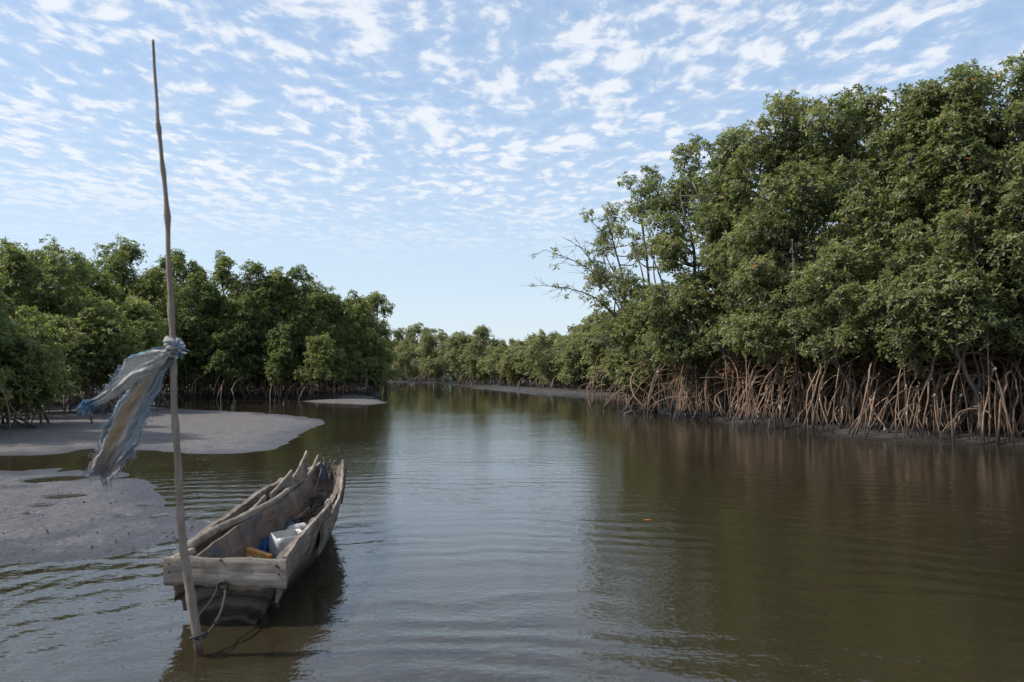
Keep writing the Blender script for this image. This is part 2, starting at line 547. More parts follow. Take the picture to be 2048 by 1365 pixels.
def rag_mat():
    m, N, out = mat('torn_sack_weave')
    u = N.n('ShaderNodeAttribute', attribute_name='across').outputs['Fac']
    v = N.n('ShaderNodeAttribute', attribute_name='along').outputs['Fac']
    k = N.n('ShaderNodeAttribute', attribute_name='strip').outputs['Fac']
    p = N.n('ShaderNodeTexCoord').outputs['Object']
    nz = N.noise(p, 14.0, 5, 0.6)
    un = N.m('ADD', u, N.m('MULTIPLY', N.m('SUBTRACT', nz, 0.5), 0.16))
    a = N.ramp(un, [(0.0, (0.15, 0.26, 0.40)), (0.05, (0.18, 0.31, 0.47)), (0.08, (0.63, 0.61, 0.585)), (0.75, (0.66, 0.64, 0.61)), (0.95, (0.5, 0.48, 0.46))])
    b = N.ramp(un, [(0.0, (0.42, 0.42, 0.42)), (0.05, (0.20, 0.27, 0.34)), (0.11, (0.20, 0.27, 0.35)), (0.15, (0.48, 0.45, 0.41)), (0.24, (0.45, 0.34, 0.23)),
                    (0.48, (0.48, 0.37, 0.26)), (0.55, (0.50, 0.48, 0.46)), (0.62, (0.29, 0.315, 0.335)), (0.85, (0.27, 0.31, 0.345)), (1.0, (0.20, 0.28, 0.36))])
    c = N.mix(k, a, b)
    c = N.mix(N.m('MULTIPLY', k, N.maprange(N.m('ADD', v, N.m('MULTIPLY', N.m('SUBTRACT', nz, 0.5), 0.3)), 0.66, 0.86)), c, (0.27, 0.245, 0.225))
    c = N.mix(N.m('MULTIPLY', N.m('SUBTRACT', 1.0, k), N.maprange(v, 0.82, 0.95)), c, (0.13, 0.27, 0.46))
    dirt = N.noise(p, 6.0, 5, 0.65)
    c = N.mix(N.maprange(dirt, 0.5, 0.75, 0, 0.35), c, (0.26, 0.24, 0.22))
    wv = N.n('ShaderNodeTexWave', {'Vector': N.n('ShaderNodeCombineXYZ', {0: u, 1: v, 2: 0.0}).outputs[0], 'Scale': 22.0, 'Distortion': 2.0, 'Detail': 2.0})
    bmp = N.n('ShaderNodeBump', {'Height': N.m('ADD', wv.outputs['Fac'], nz), 'Strength': 0.35, 'Distance': 0.006})
    bs = N.n('ShaderNodeBsdfPrincipled', {'Base Color': c, 'Roughness': 0.75, 'Specular IOR Level': 0.3, 'Normal': bmp.outputs[0]})
    tr = N.n('ShaderNodeBsdfTranslucent', {'Color': c})
    mx = N.n('ShaderNodeMixShader', {0: 0.30, 1: bs.outputs[0], 2: tr.outputs[0]})
    N.link(mx.outputs[0], out.inputs['Surface'])
    return m


M['rag'] = rag_mat()
M['thread'] = plain('frayed_thread', (0.38, 0.365, 0.345), 0.8, 0.2, 0.2, 0.3, 40)
M['thread_blue'] = plain('frayed_blue_thread', (0.15, 0.27, 0.42), 0.8, 0.2, 0.2, 0.3, 40)

# ------------------------------------------------------------------ setting: ground, banks, water
LAND_R = [(900, 6), (14.5, 9), (11.6, 14), (10.4, 16.4), (8.85, 17.1), (7.6, 18.0), (6.75, 19.0), (6.1, 21.2), (5.5, 23.6), (4.75, 27), (4.15, 29.8), (4.6, 32),
          (6.2, 36), (6.6, 39.5), (6.05, 42), (3.9, 46.2), (1.2, 51.2), (-2.8, 64), (-6.7, 80), (-14.4, 90), (-30, 104), (-60, 125), (-900, 260), (-900, 1200), (900, 1200)]
LAND_L = [(-900, -40), (-40, 6), (-22, 13), (-17.2, 20), (-15.2, 24.5), (-17, 30), (-19.4, 35), (-19.0, 41), (-15, 42.2), (-8.6, 42.0), (-7.4, 44.5), (-7.8, 50), (-10, 58),
          (-14.5, 78), (-26, 95), (-55, 112), (-900, 240)]


def land_z(X, Y):
    jit = 0.55 * fbm(X * 0.45, Y * 0.45, 3) + 0.16 * fbm(X * 2.1, Y * 2.1, 9)
    z = np.full(X.shape, -1.0)
    for poly in (LAND_R, LAND_L):
        d = sdf(X, Y, poly) + jit * 0.7 - (np.clip((52 - Y) / 12, 0, 1) * (0.75 + 0.5 * np.clip((Y - 18.5) / 3, 0, 1)) if poly is LAND_R else 0.3)
        zi = np.where(d > 0, 0.012 + (0.34 * np.clip((80 - Y) / 36, 0.36, 1)) * (1 - np.exp(-d * 0.42)), np.maximum(d * 0.4, -1.0))
        z = np.maximum(z, zi)
    return z + np.where(z > 0, np.clip((80 - Y) / 36, 0.3, 1) * 0.11 * fbm(X * 1.3, Y * 1.3, 21, 5), 0)


def axis_pts(a, b, step, lo, hi):
    mid = list(np.arange(a, b, step))
    left, s = [], step
    x = a
    while x > lo:
        s *= 1.28; x -= s; left.append(x)
    right, s, x = [], step, mid[-1]
    while x < hi:
        s *= 1.28; x += s; right.append(x)
    return np.array(left[::-1] + mid + right)


gx, gy = axis_pts(-26, 16, 0.26, -1500, 1500), axis_pts(10, 100, 0.34, -400, 1800)
GX, GY = np.meshgrid(gx, gy)
GZ = land_z(GX, GY)
ground = MB().grid(np.stack([GX, GY, GZ], -1)).obj('ground', M['mud'], smooth=True)
tag(ground, kind='structure')

wx, wy = axis_pts(-20, 16, 2.0, -1500, 1500), axis_pts(0, 90, 2.0, -400, 1800)
WX, WY = np.meshgrid(wx, wy)
water = MB().grid(np.stack([WX, WY, np.zeros_like(WX)], -1)).obj('water', M['water'], smooth=True)
tag(water, kind='structure')


def flat(name, poly_px, top, slope, step, material, pools=(), extra=None, seed=0, jit=0.12, humps=0.006):
    poly = [gp(*p)[:2] if len(p) == 2 else np.array(p[:2]) for p in poly_px]
    P = np.array(poly)
    lo, hi = P.min(0) - 1.0, P.max(0) + 1.0
    xs = np.arange(lo[0], hi[0], step[0]); ys = np.arange(lo[1], hi[1], step[1])
    X, Y = np.meshgrid(xs, ys)
    d = sdf(X, Y, poly) + jit * fbm(X * 1.1, Y * 0.8, seed, 5) + 0.3 * jit * fbm(X * 5, Y * 4, seed + 5, 3)
    z = np.where(d > 0, top * (1 - np.exp(-d * slope / top)), np.maximum(d * slope * 2.0, -0.25))
    wv = humps * fbm(X * 2.2, Y * 2.2, seed + 31, 5) * np.clip(d * 1.5 + 0.4, 0, 1)
    z = z + wv
    for (u, v, a, b) in pools:
        c = gp(u, v)[:2]
        ca = gp(u + a, v)[:2] - c
        cb = gp(u, v + b)[:2] - c
        e = ((X - c[0]) / np.linalg.norm(ca)) ** 2 + ((Y - c[1] - 0.1 * fbm(X * 3, Y * 3, 5)) / np.linalg.norm(cb)) ** 2 + 0.5 * fbm(X * 2.5, Y * 2.5, 77)
        z = z - np.clip(1.25 - e, 0, 0.7) * (top + 0.035)
    o = MB().grid(np.stack([X, Y, z], -1)).obj(name, material, smooth=True)
    tag(o, kind='structure')
    return o


flat('mud_flat', [(-900, 955), (-300, 945), (0, 941), (120, 936), (215, 942), (262, 952), (295, 968), (325, 1000), (372, 1030), (425, 1052), (408, 1066), (330, 1086), (240, 1106), (110, 1124), (0, 1134), (-200, 1150), (-700, 1160)],
     0.026, 0.020, (0.035, 0.05), M['sand'], humps=0.014,
     pools=[(108, 959, 60, 7), (132, 993, 40, 5), (92, 1011, 22, 4), (58, 1030, 12, 2), (250, 1033, 14, 2.2), (290, 1012, 16, 2)], seed=4, jit=0.16)
flat('sand_bar', [(-400, 925), (-150, 915), (0, 912), (90, 912), (180, 898), (270, 902), (380, 908), (480, 908), (545, 900), (592, 882), (615, 862), (655, 845), (610, 834), (520, 826), (420, 821), (330, 816), (230, 809), (120, 806), (-300, 820)],
     0.062, 0.034, (0.07, 0.10), M['bar'], seed=11, jit=0.25, humps=0.012)
flat('sand_bar', [(600, 803), (650, 799), (700, 797), (755, 799), (776, 806), (740, 811), (680, 809), (630, 807)],
     0.11, 0.06, (0.10, 0.14), M['bar'], seed=23, jit=0.2)

# ------------------------------------------------------------------ mangroves
def leaf_cloud(C, A, L, ln, wd, rng, tint0, hexa, orange=0.0):
    """rosettes of leaves: C centres, A axes -> verts, faces, tint"""
    K = len(C)
    ref = rng.standard_normal((K, 3))
    U = np.cross(A, ref); U /= np.linalg.norm(U, axis=1, keepdims=True) + 1e-9
    Vv = np.cross(A, U)
    phi = (np.arange(L)[None, :] * 2.399 + rng.uniform(0, 6.28, (K, 1)) + rng.normal(0, 0.25, (K, L)))
    alp = np.radians(np.linspace(28, 100, L)[None, :] + rng.normal(0, 13, (K, L)))
    D = np.cos(alp)[..., None] * A[:, None] + np.sin(alp)[..., None] * (np.cos(phi)[..., None] * U[:, None] + np.sin(phi)[..., None] * Vv[:, None])
    D[..., 2] -= 0.12
    D /= np.linalg.norm(D, axis=2, keepdims=True)
    Nn = A[:, None] + 0.45 * rng.standard_normal((K, L, 3))
    Nn = Nn - D * (Nn * D).sum(2, keepdims=True)
    Nn /= np.linalg.norm(Nn, axis=2, keepdims=True) + 1e-9
    S = np.cross(D, Nn)
    l = ln * rng.uniform(0.70, 1.28, (K, 1, 1)) * rng.uniform(0.8, 1.18, (K, L, 1)) * np.linspace(0.75, 1.1, L)[None, :, None]
    w = wd * rng.uniform(0.8, 1.2, (K, L, 1)) * np.linspace(0.8, 1.08, L)[None, :, None]
    B = C[:, None] + D * 0.12 * l
    drop = np.array([0, 0, -1.0]) * (l * rng.uniform(0.0, 0.16, (K, L, 1)))
    if hexa:
        pts = [B,
               B + D * l * 0.36 + S * w * 0.46 + Nn * w * 0.13, B + D * l * 0.76 + S * w * 0.40 + Nn * w * 0.10 + drop * 0.5,
               B + D * l + drop,
               B + D * l * 0.76 - S * w * 0.40 + Nn * w * 0.10 + drop * 0.5, B + D * l * 0.36 - S * w * 0.46 + Nn * w * 0.13]
        P = np.stack(pts, 2).reshape(-1, 3)
        base = np.arange(K * L)[:, None] * 6
        q = np.concatenate([base + [0, 1, 2, 3], base + [0, 3, 4, 5]], 1).reshape(-1, 4)
        tri, per = None, 2
    else:
        pts = [B, B + D * l * 0.55 + S * w * 0.52 + Nn * w * 0.14, B + D * l + drop, B + D * l * 0.55 - S * w * 0.52 + Nn * w * 0.14]
        P = np.stack(pts, 2).reshape(-1, 3)
        base = np.arange(K * L)[:, None] * 4
        tri = np.concatenate([base + [0, 1, 2], base + [0, 2, 3]], 1).reshape(-1, 3)
        q, per = None, 2
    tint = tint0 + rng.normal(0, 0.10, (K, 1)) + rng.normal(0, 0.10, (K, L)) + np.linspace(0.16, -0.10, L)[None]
    tint = np.where(rng.random((K, L)) < 0.018, 1.0, np.clip(tint, 0, 1))
    if orange:
        tint = np.where(rng.random((K, L)) < orange, 2.0, tint)
    return P, q, tri, np.repeat(tint.ravel(), per)


def set_attr(me, name, vals, dom='FACE'):
    a = me.attributes.new(name, 'FLOAT', dom)
    a.data.foreach_set('value', np.asarray(vals, np.float32))


def root_path(h0, ang, reach, rng, n=11, arch=1.0, start=(0, 0)):
    t = np.linspace(0, 1, n)
    kx = rng.uniform(0.75, 1.15); kz = rng.uniform(0.85, 1.5)
    r = reach * np.sin(t * math.pi / 2) ** kx
    z = h0 * np.cos(t * math.pi / 2) ** kz * 1.0 + arch * 0.12 * h0 * np.sin(t * math.pi) - 0.22 * t
    wob = rng.normal(0, 0.028, (n, 3)).cumsum(0) * np.sin(t * math.pi)[:, None]
    side = rng.normal(0, 0.28) * reach * np.sin(t * math.pi)
    x = start[0] + r * math.cos(ang) - side * math.sin(ang)
    y = start[1] + r * math.sin(ang) + side * math.cos(ang)
    return np.stack([x, y, z], 1) + wob


def make_tree(pos, ztop, hw, zbot, label, group, seed, leafmat, ln=0.120, wd=0.053, L=8, hexa=True, nclump=34, rc=(0.45, 0.75), dens=90,
              tint=0.45, twigs=True, roots=22, root_each=True, face=None, lean=(0, 0), root_h=(0.7, 1.9), root_reach=(0.35, 1.75), root_r=(0.018, 0.034),
              stems=2, spire=0.35, flat_z=0.85, orange=0.0014, name='mangrove_tree', drops=3, dead=0, tangle=0, npeak=2):
    rng = np.random.default_rng(seed)
    root = empty(name, (pos[0], pos[1], 0))
    tag(root, label, 'tree', group)
    lean = np.array(lean, float)
    H = ztop - zbot

    def envelope(h):
        return hw * np.interp(h, [0, 0.12, 0.35, 0.65, 0.85, 1.0], [0.72, 0.95, 1.0, 0.86, 0.62, spire])
    cl = []
    peaks = [np.array([lean[0] * 1.0, lean[1], 0])] + [np.array([rng.normal(0, hw * 0.5), rng.normal(0, hw * 0.35), 0]) for _ in range(npeak)]
    for k, p in enumerate(peaks):
        r = rc[0] * rng.uniform(0.7, 0.9)
        zt = ztop - (0 if k == 0 else rng.uniform(0.05, 0.16) * H)
        for j in range(3):
            rj = r * (1 + 0.28 * j)
            cl.append((np.array([p[0] + rng.normal(0, 0.13), p[1] + rng.normal(0, 0.13), zt - r * 0.9 - j * r * 1.15]), rj))
    for i in range(nclump):
        h = rng.uniform(0, 0.97) if i % 3 else rng.uniform(0, 0.6)
        r = rng.uniform(*rc) * (1.0 - 0.25 * h)
        a = rng.uniform(0, 2 * math.pi)
        if face is not None and rng.random() < 0.62:
            a = face + rng.normal(0, 0.95)
        rr = max(0.0, envelope(h) - r * 0.5) * rng.uniform(0.15, 1.0) ** 0.5
        c = np.array([rr * math.cos(a), rr * math.sin(a), zbot + r * 0.6 + h * (H - r * 1.4)])
        c[:2] += lean * (c[2] / ztop)
        cl.append((c, r))
    # stems and limbs
    apex = rng.uniform(*root_h) if roots else 0.3
    bark = MB(); br = MB()
    stem_pts = []
    for s in range(stems):
        a = rng.uniform(0, 2 * math.pi)
        tgt = np.array([*(lean * 0.9), ztop * (rng.uniform(0.86, 0.93) if s == 0 else rng.uniform(0.55, 0.8))]) + np.array([rng.normal(0, hw * (0.08 if s == 0 else 0.3)), rng.normal(0, hw * (0.08 if s == 0 else 0.3)), 0])
        b0 = np.array([rng.normal(0, 0.08) * s, rng.normal(0, 0.08) * s, max(0.1, apex - 0.55)])
        mids = [b0, b0 + np.array([rng.normal(0, 0.06), rng.normal(0, 0.06), 0.7])]
        for f in (0.35, 0.6, 0.82):
            mids.append(b0 + (tgt - b0) * np.array([f ** 1.3, f ** 1.3, f]) + np.array([rng.normal(0, 0.16), rng.normal(0, 0.16), 0]))
        mids.append(tgt)
        P = curve(mids, 22)
        rad = np.linspace(0.085, 0.018, 22) * (1.0 if s == 0 else 0.75) * (ztop / 8.5) ** 0.8
        stem_pts.append((P, rad))
        MB().tube(P, rad, 7, True, 0.05, rng).obj('trunk', M['bark'], root, True)
    allp = np.vstack([p for p, _ in stem_pts]); allr = np.concatenate([r for _, r in stem_pts])
    RC, RA, RT = [], [], []
    for c, r in cl:
        dd = np.linalg.norm(allp - c, axis=1) + np.maximum(0, allp[:, 2] - c[2] + 0.35) * 4
        k = int(np.argmin(dd))
        p0 = allp[k]
        mid = p0 * 0.5 + c * 0.5 + np.array([0, 0, -0.10 * np.linalg.norm(c - p0)]) + rng.normal(0, 0.08, 3)
        P = curve([p0, mid, c], 8)
        br.tube(P, np.linspace(min(allr[k] * 0.75, 0.045), 0.012, 8), 4 if not hexa else 5, False)
        n = max(6, int(dens * r * r / 0.36))
        d = rng.standard_normal((n, 3)); d /= np.linalg.norm(d, axis=1, keepdims=True)
        d[:, 2] = np.where((d[:, 2] < -0.45) & (rng.random(n) < 0.6), -d[:, 2], d[:, 2])
        rad = r * rng.uniform(0.42, 1.0, n) ** 0.6 * (1 + 0.22 * rng.standard_normal(n).clip(-1.5, 1.7))
        pos_r = c + d * rad[:, None] * np.array([1.05, 1.05, flat_z])
        ok = pos_r[:, 2] > zbot - 0.25
        pos_r, d = pos_r[ok], d[ok]
        ax = d * 0.75 + np.array([0, 0, 0.75]) + 0.32 * rng.standard_normal(d.shape)
        ax /= np.linalg.norm(ax, axis=1, keepdims=True)
        RC.append(pos_r); RA.append(ax); RT.append(np.full(len(d), rng.normal(tint, 0.09)))
        if twigs:
            for q in range(0, len(pos_r), 2 if hexa else 4):
                e = pos_r[q]
                s0 = c * 0.75 + e * 0.25 + rng.normal(0, 0.05, 3)
                m1 = (s0 + e) / 2 + rng.normal(0, 0.04, 3)
                br.tube(np.array([s0, m1, e]), [0.008, 0.006, 0.004], 3, False)
    if twigs or True:
        b = br.obj('branches', M['twig'], root, True)
        b['kind'] = 'stuff'
    RC, RA, RT = np.vstack(RC), np.vstack(RA), np.concatenate(RT)
    P, q, t, tv = leaf_cloud(RC, RA, L, ln, wd, rng, RT[:, None], hexa, orange)
    mb = MB(); mb.add(P, q, t)
    crown = mb.obj('crown', leafmat, root)
    set_attr(crown.data, 'tint', tv)
    crown['kind'] = 'stuff'
    # prop roots
    if roots:
        allroots = MB()
        roots_o = []
        for i in range(roots):
            a = (face + rng.normal(0, 0.9)) if face is not None and rng.random() < 0.72 else rng.uniform(0, 2 * math.pi)
            h0 = rng.uniform(root_h[0], root_h[1])
            reach = rng.uniform(*root_reach) * (0.6 + 0.4 * h0 / root_h[1]) * (1.7 if rng.random() < 0.22 else 1.0)
            st = (np.array([-math.sin(face), math.cos(face)]) * rng.normal(0, 0.62) + rng.normal(0, 0.22, 2) if face is not None else rng.normal(0, 0.28, 2)) if i % 3 else np.array([rng.normal(0, 0.05), rng.normal(0, 0.05)])
            P = root_path(h0, a, reach, rng, 11, rng.uniform(0.2, 1.3), st)
            rad = rng.uniform(*root_r) * np.interp(np.linspace(0, 1, 11), [0, 0.5, 1], [1.0, 1.0, 0.72])
            mbr = MB() if root_each else allroots
            mbr.tube(P, rad, 6 if root_each else 4, False, 0.06, rng)
            for f in range(rng.integers(0, 3)):          # forks low on the root
                k = rng.integers(4, 8)
                e = P[-1].copy(); e[:2] += rng.normal(0, 0.22, 2)
                fk = curve([P[k], P[k] * 0.45 + e * 0.55 + np.array([0, 0, 0.12 * P[k][2]]) + rng.normal(0, 0.03, 3), e], 7)
                mbr.tube(fk, rad[k] * np.linspace(0.8, 0.6, 7), 5 if root_each else 3, False, 0.05, rng)
            if root_each:
                ro = mbr.obj('prop_root', M['root'], root, True)
                roots_o.append((ro, P))
        for i in range(drops):                            # straight roots dropping from low limbs
            a = (face if face is not None else 0) + rng.normal(0, 0.9)
            rr = rng.uniform(0.2, hw * 0.75)
            zt = rng.uniform(1.7, 2.8)
            e = np.array([rr * math.cos(a), rr * math.sin(a), -0.15])
            P = curve([e + np.array([rng.normal(0, 0.12), rng.normal(0, 0.12), zt]), e + np.array([rng.normal(0, 0.05), rng.normal(0, 0.05), zt * 0.5]), e], 8)
            mbr = MB() if root_each else allroots
            mbr.tube(P, rng.uniform(0.008, 0.017), 5 if root_each else 3, False, 0.05, rng)
            if root_each:
                mbr.obj('aerial_root', M['root'], root, True)
        if not root_each and allroots.n:
            ro = allroots.obj('roots', M['root'], root, True)
            ro['kind'] = 'stuff'
        root['_n'] = len(roots_o)
        del root['_n']
    if tangle:
        mt = MB()
        for i in range(tangle):
            a = (face or 0) + rng.normal(0, 1.0)
            c = np.array([math.cos(a), math.sin(a), 0]) * rng.uniform(0.1, 1.2) + np.array([0, 0, rng.uniform(0.9, 2.0)])
            dr = rng.normal(0, 1, 3); dr[2] *= 0.35; dr /= np.linalg.norm(dr)
            ll = rng.uniform(0.35, 0.95)
            mt.tube(curve([c - dr * ll, c + np.array([0, 0, rng.uniform(-0.05, 0.25)]), c + dr * ll + np.array([0, 0, -0.2])], 7), np.linspace(0.013, 0.006, 7), 4, False, 0.05, rng)
        o = mt.obj('tangled_twigs', M['root'], root, True)
        o['kind'] = 'stuff'
    if dead:
        n = dead
        a = (face or 0) + rng.normal(0, 0.7, n)
        rr = rng.uniform(0.1, 1.1, n)
        C = np.stack([rr * np.cos(a), rr * np.sin(a), rng.normal(1.75, 0.22, n)], 1)
        A = np.tile([0, 0, -1.0], (n, 1)) + 0.5 * rng.standard_normal((n, 3)); A /= np.linalg.norm(A, axis=1, keepdims=True)
        P, q, t, tv = leaf_cloud(C, A, 5, ln, wd, rng, np.full((n, 1), 0.5), True)
        o = MB().add(P, q, t).obj('dead_leaves', M['dead_leaf'], root)
        set_attr(o.data, 'tint', tv)
        o['kind'] = 'stuff'
    return root


def zt(v, d):
    return EYE + (HOR - v) * d / F_PX


def px(u, d):
    return (u - CX) / F_PX * d


FACE_R = math.atan2(-0.55, -0.83)       # the right bank faces the channel
# right bank, from the cape to the frame's edge: (u, distance, top v, half width, lowest z, tint, clumps, label, extras)
G_R = 'mangroves along the right bank'
RIGHT = [
    (1256, 31.2, 402, 1.55, 1.0, 0.58, 24, 'sparsest mangrove at the tip of the right bank, bare twigs reaching over the water', dict(stems=3, dens=66, rc=(0.36, 0.58), tangle=20, lean=(-0.75, -0.2), roots=18, root_reach=(0.2, 0.8))),
    (1318, 29.6, 325, 1.55, 1.2, 0.52, 30, 'slender open mangrove next to the bare-twigged one at the bank tip', dict(stems=3, dens=72, rc=(0.38, 0.62), tangle=55)),
    (1400, 27.6, 268, 1.75, 1.7, 0.44, 28, 'mangrove with a bare leaning trunk showing under its rounded dark crown', dict(stems=2, dens=86, rc=(0.4, 0.66), dead=45, tangle=50)),
    (1492, 25.6, 252, 1.7, 2.1, 0.47, 36, 'mangrove right of the bare leaning trunk, brown dead leaves above its roots', dict(dead=60, tangle=35)),
    (1600, 23.6, 184, 1.9, 2.1, 0.50, 44, 'tall mangrove with a yellowish rounded top left of the twin-peaked crown', dict(dead=15, tangle=20)),
    (1738, 22.0, 166, 2.0, 2.1, 0.47, 48, 'tall mangrove whose top stands just left of the sky notch in the right canopy', dict(dead=35, tangle=25)),
    (1868, 20.6, 172, 1.9, 2.1, 0.42, 46, 'dense dark mangrove right of the notch of sky, above long arching roots', dict(tangle=10)),
    (1975, 19.4, 116, 1.9, 2.1, 0.40, 46, 'tallest mangrove of the right bank, its crown highest against the sky', dict()),
    (2085, 18.6, 128, 1.9, 1.8, 0.40, 46, 'mangrove cut by the right edge of the picture', dict()),
]
right_objs = []
for i, (u, d, tv, hw, zb, tn, nc, lab, ex) in enumerate(RIGHT):
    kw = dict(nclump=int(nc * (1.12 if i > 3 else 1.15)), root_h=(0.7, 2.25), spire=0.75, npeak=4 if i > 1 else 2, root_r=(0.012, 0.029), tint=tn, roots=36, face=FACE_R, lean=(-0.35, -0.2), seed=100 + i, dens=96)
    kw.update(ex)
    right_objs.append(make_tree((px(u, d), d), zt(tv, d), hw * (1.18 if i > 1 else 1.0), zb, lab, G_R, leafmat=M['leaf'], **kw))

# smaller mangroves standing at the very edge in front of them
LOWR = [
    (1290, 30.0, 610, 1.35, 0.8, 0.66, 14, 'low bright green mangrove drooping to the water at the tip of the right bank'),
    (1378, 26.6, 545, 1.2, 1.75, 0.55, 13, 'low mangrove in front of the bare leaning trunk'),
    (1555, 22.4, 500, 1.35, 1.75, 0.50, 15, 'mid-height mangrove over the densest fan of brown roots'),
    (1690, 20.4, 470, 1.35, 1.8, 0.46, 15, 'mid-height mangrove hanging over roots spotted with white oysters'),
    (1835, 18.9, 440, 1.35, 1.75, 0.43, 15, 'mid-height leafy mangrove above two pale upright roots'),
    (1960, 17.9, 410, 1.3, 2.0, 0.42, 15, 'large-leaved mangrove hanging low over the roots near the right edge'),
]
for i, (u, d, tv, hw, zb, tn, nc, lab) in enumerate(LOWR):
    right_objs.append(make_tree((px(u, d), d), zt(tv, d), hw, zb, lab, G_R, seed=200 + i, leafmat=M['leaf'], nclump=nc, rc=(0.4, 0.62), tint=tn, roots=20, face=FACE_R,
                                lean=(-0.2, -0.15), stems=2, spire=0.6, dens=98, root_h=(0.6, 2.1), root_reach=(0.25, 1.1), drops=2, root_r=(0.012, 0.023)))

# crowded rows behind (two built, the rest copies that share their meshes)
G_RB = 'mangroves crowded behind the right bank row'
lab_rb = 'dark mangrove hidden deep in the thicket behind the front row of the right bank'
protoR = [make_tree((px(1700, 25.4), 25.4), 8.3, 2.1, 0.5, lab_rb, G_RB, seed=301, leafmat=M['leaf'], nclump=46, tint=0.38, roots=22, root_each=False, twigs=False, dens=56, hexa=False, ln=0.14, wd=0.065),
          make_tree((px(1900, 23.6), 23.6), 8.2, 2.1, 0.5, lab_rb, G_RB, seed=302, leafmat=M['leaf'], nclump=46, tint=0.38, roots=22, root_each=False, twigs=False, dens=56, hexa=False, ln=0.14, wd=0.065)]
rng = np.random.default_rng(5)
for i, (u, d, s) in enumerate([(1480, 28.5, 1.02), (1575, 27, 1.1), (2030, 22.3, 1.02), (1450, 32.5, 0.85), (1530, 31, 1.08), (1660, 27, 1.13), (1800, 24.5, 1.03), (1900, 26, 1.08), (2010, 26, 1.05), (2120, 24, 1.05),
                               (1380, 35.5, 0.62), (1700, 33, 0.98), (1850, 31.5, 1.0), (2000, 30, 1.0), (2150, 20.5, 1.0), (2230, 18.0, 1.0)]):
    dup(protoR[i % 2], (px(u, d), d, 0), rng.uniform(0, 6.28), s, lab_rb, G_RB)

# ---- left bank
G_L = 'mangroves along the left bank'
LEFT = [  # u, distance, top v, half width, zbot, tint, clumps, label
    (348, 44.5, 496, 1.55, 1.6, 0.42, 30, 'tall narrow mangrove directly behind the pole on the left bank'),
    (398, 43.4, 540, 1.5, 1.0, 0.34, 30, 'dark mangrove just right of the pole, low foliage over black shade'),
    (443, 44.6, 499, 1.6, 1.4, 0.42, 32, 'mangrove with the pointed peak right of the pole'),
    (497, 44.0, 520, 1.55, 1.3, 0.44, 30, 'broad mangrove right of the pointed peak on the left bank'),
    (548, 44.4, 534, 1.4, 1.3, 0.47, 28, 'mangrove in the middle of the left bank wall, ragged twiggy top'),
    (600, 44.8, 528, 1.4, 1.3, 0.48, 28, 'mangrove with the tall tower-like peak before the left bank slopes down'),
    (652, 45.0, 573, 1.5, 1.0, 0.55, 28, 'yellow-green mangrove below the tower-like peak on the left bank'),
    (704, 46.6, 580, 1.5, 0.9, 0.62, 28, 'bright sunlit mangrove second from the end of the left bank'),
    (746, 49.5, 582, 1.5, 0.6, 0.62, 28, 'sunlit mangrove with a thin spire at the end of the left bank'),
    (752, 56.0, 640, 1.8, 0.5, 0.50, 24, 'last rounded mangrove where the left bank turns away'),
]
for i, (u, d, tv, hw, zb, tn, nc, lab) in enumerate(LEFT):
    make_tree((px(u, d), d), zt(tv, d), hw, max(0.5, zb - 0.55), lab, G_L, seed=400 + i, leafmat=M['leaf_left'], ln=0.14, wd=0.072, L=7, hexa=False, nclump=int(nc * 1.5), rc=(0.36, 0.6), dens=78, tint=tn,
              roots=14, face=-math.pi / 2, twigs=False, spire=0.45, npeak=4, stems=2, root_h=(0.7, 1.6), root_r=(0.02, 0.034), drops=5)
LEFTLOW = [
    (455, 42.6, 660, 1.3, 0.7, 0.36, 12, 'low grey-green mangrove drooping over dark roots right of the sack cloth'),
    (640, 42.8, 670, 1.35, 0.8, 0.48, 12, 'low mangrove overhanging the water behind the small sand bar'),
    (560, 43.0, 650, 1.3, 1.1, 0.40, 11, 'low shaded mangrove in the middle of the left bank above thin pale roots'),
]
for i, (u, d, tv, hw, zb, tn, nc, lab) in enumerate(LEFTLOW):
    make_tree((px(u, d), d), zt(tv, d), hw, zb * 0.7, lab, G_L, seed=450 + i, leafmat=M['leaf_left'], ln=0.14, wd=0.072, L=7, hexa=False, nclump=nc, rc=(0.42, 0.62), dens=80, tint=tn,
              roots=12, face=-math.pi / 2, twigs=False, spire=0.5, stems=2, root_h=(0.6, 1.4), drops=3)
NEARL = [
    (20, 29.5, 480, 2.2, 1.6, 0.40, 44, 'tall mangrove at the left edge of the picture'),
    (95, 31.0, 474, 1.9, 1.6, 0.42, 38, 'mangrove with an airy rounded top second from the left edge'),
    (175, 35.5, 514, 1.9, 1.6, 0.46, 34, 'mangrove filling the dip between the left edge peak and the dark tower'),
    (245, 38.5, 472, 1.5, 2.0, 0.34, 34, 'dark tower-shaped mangrove left of the pole top'),
    (300, 37.5, 535, 1.5, 1.6, 0.42, 30, 'mangrove between the dark tower and the pole'),
    (180, 29.5, 590, 1.9, 1.0, 0.50, 32, 'bushy leaning mangrove in front of the dark tower, pale tips'),
    (268, 32.0, 592, 1.5, 1.0, 0.58, 26, 'pale-tipped bushy mangrove behind the sack cloth'),
    (60, 26.6, 610, 2.0, 0.9, 0.42, 34, 'big round bush of mangrove low at the left edge'),
    (20, 22.6, 680, 1.6, 0.5, 0.48, 26, 'lowest mangrove bush hanging over the shaded mud at the left edge'),
    (-75, 22.0, 560, 2.0, 0.5, 0.42, 36, 'mangrove half out of the picture at the far left'),
    (215, 30.6, 668, 1.2, 0.75, 0.45, 14, 'low bright mangrove bush whose foot meets the sand bar behind the sack cloth'),
]
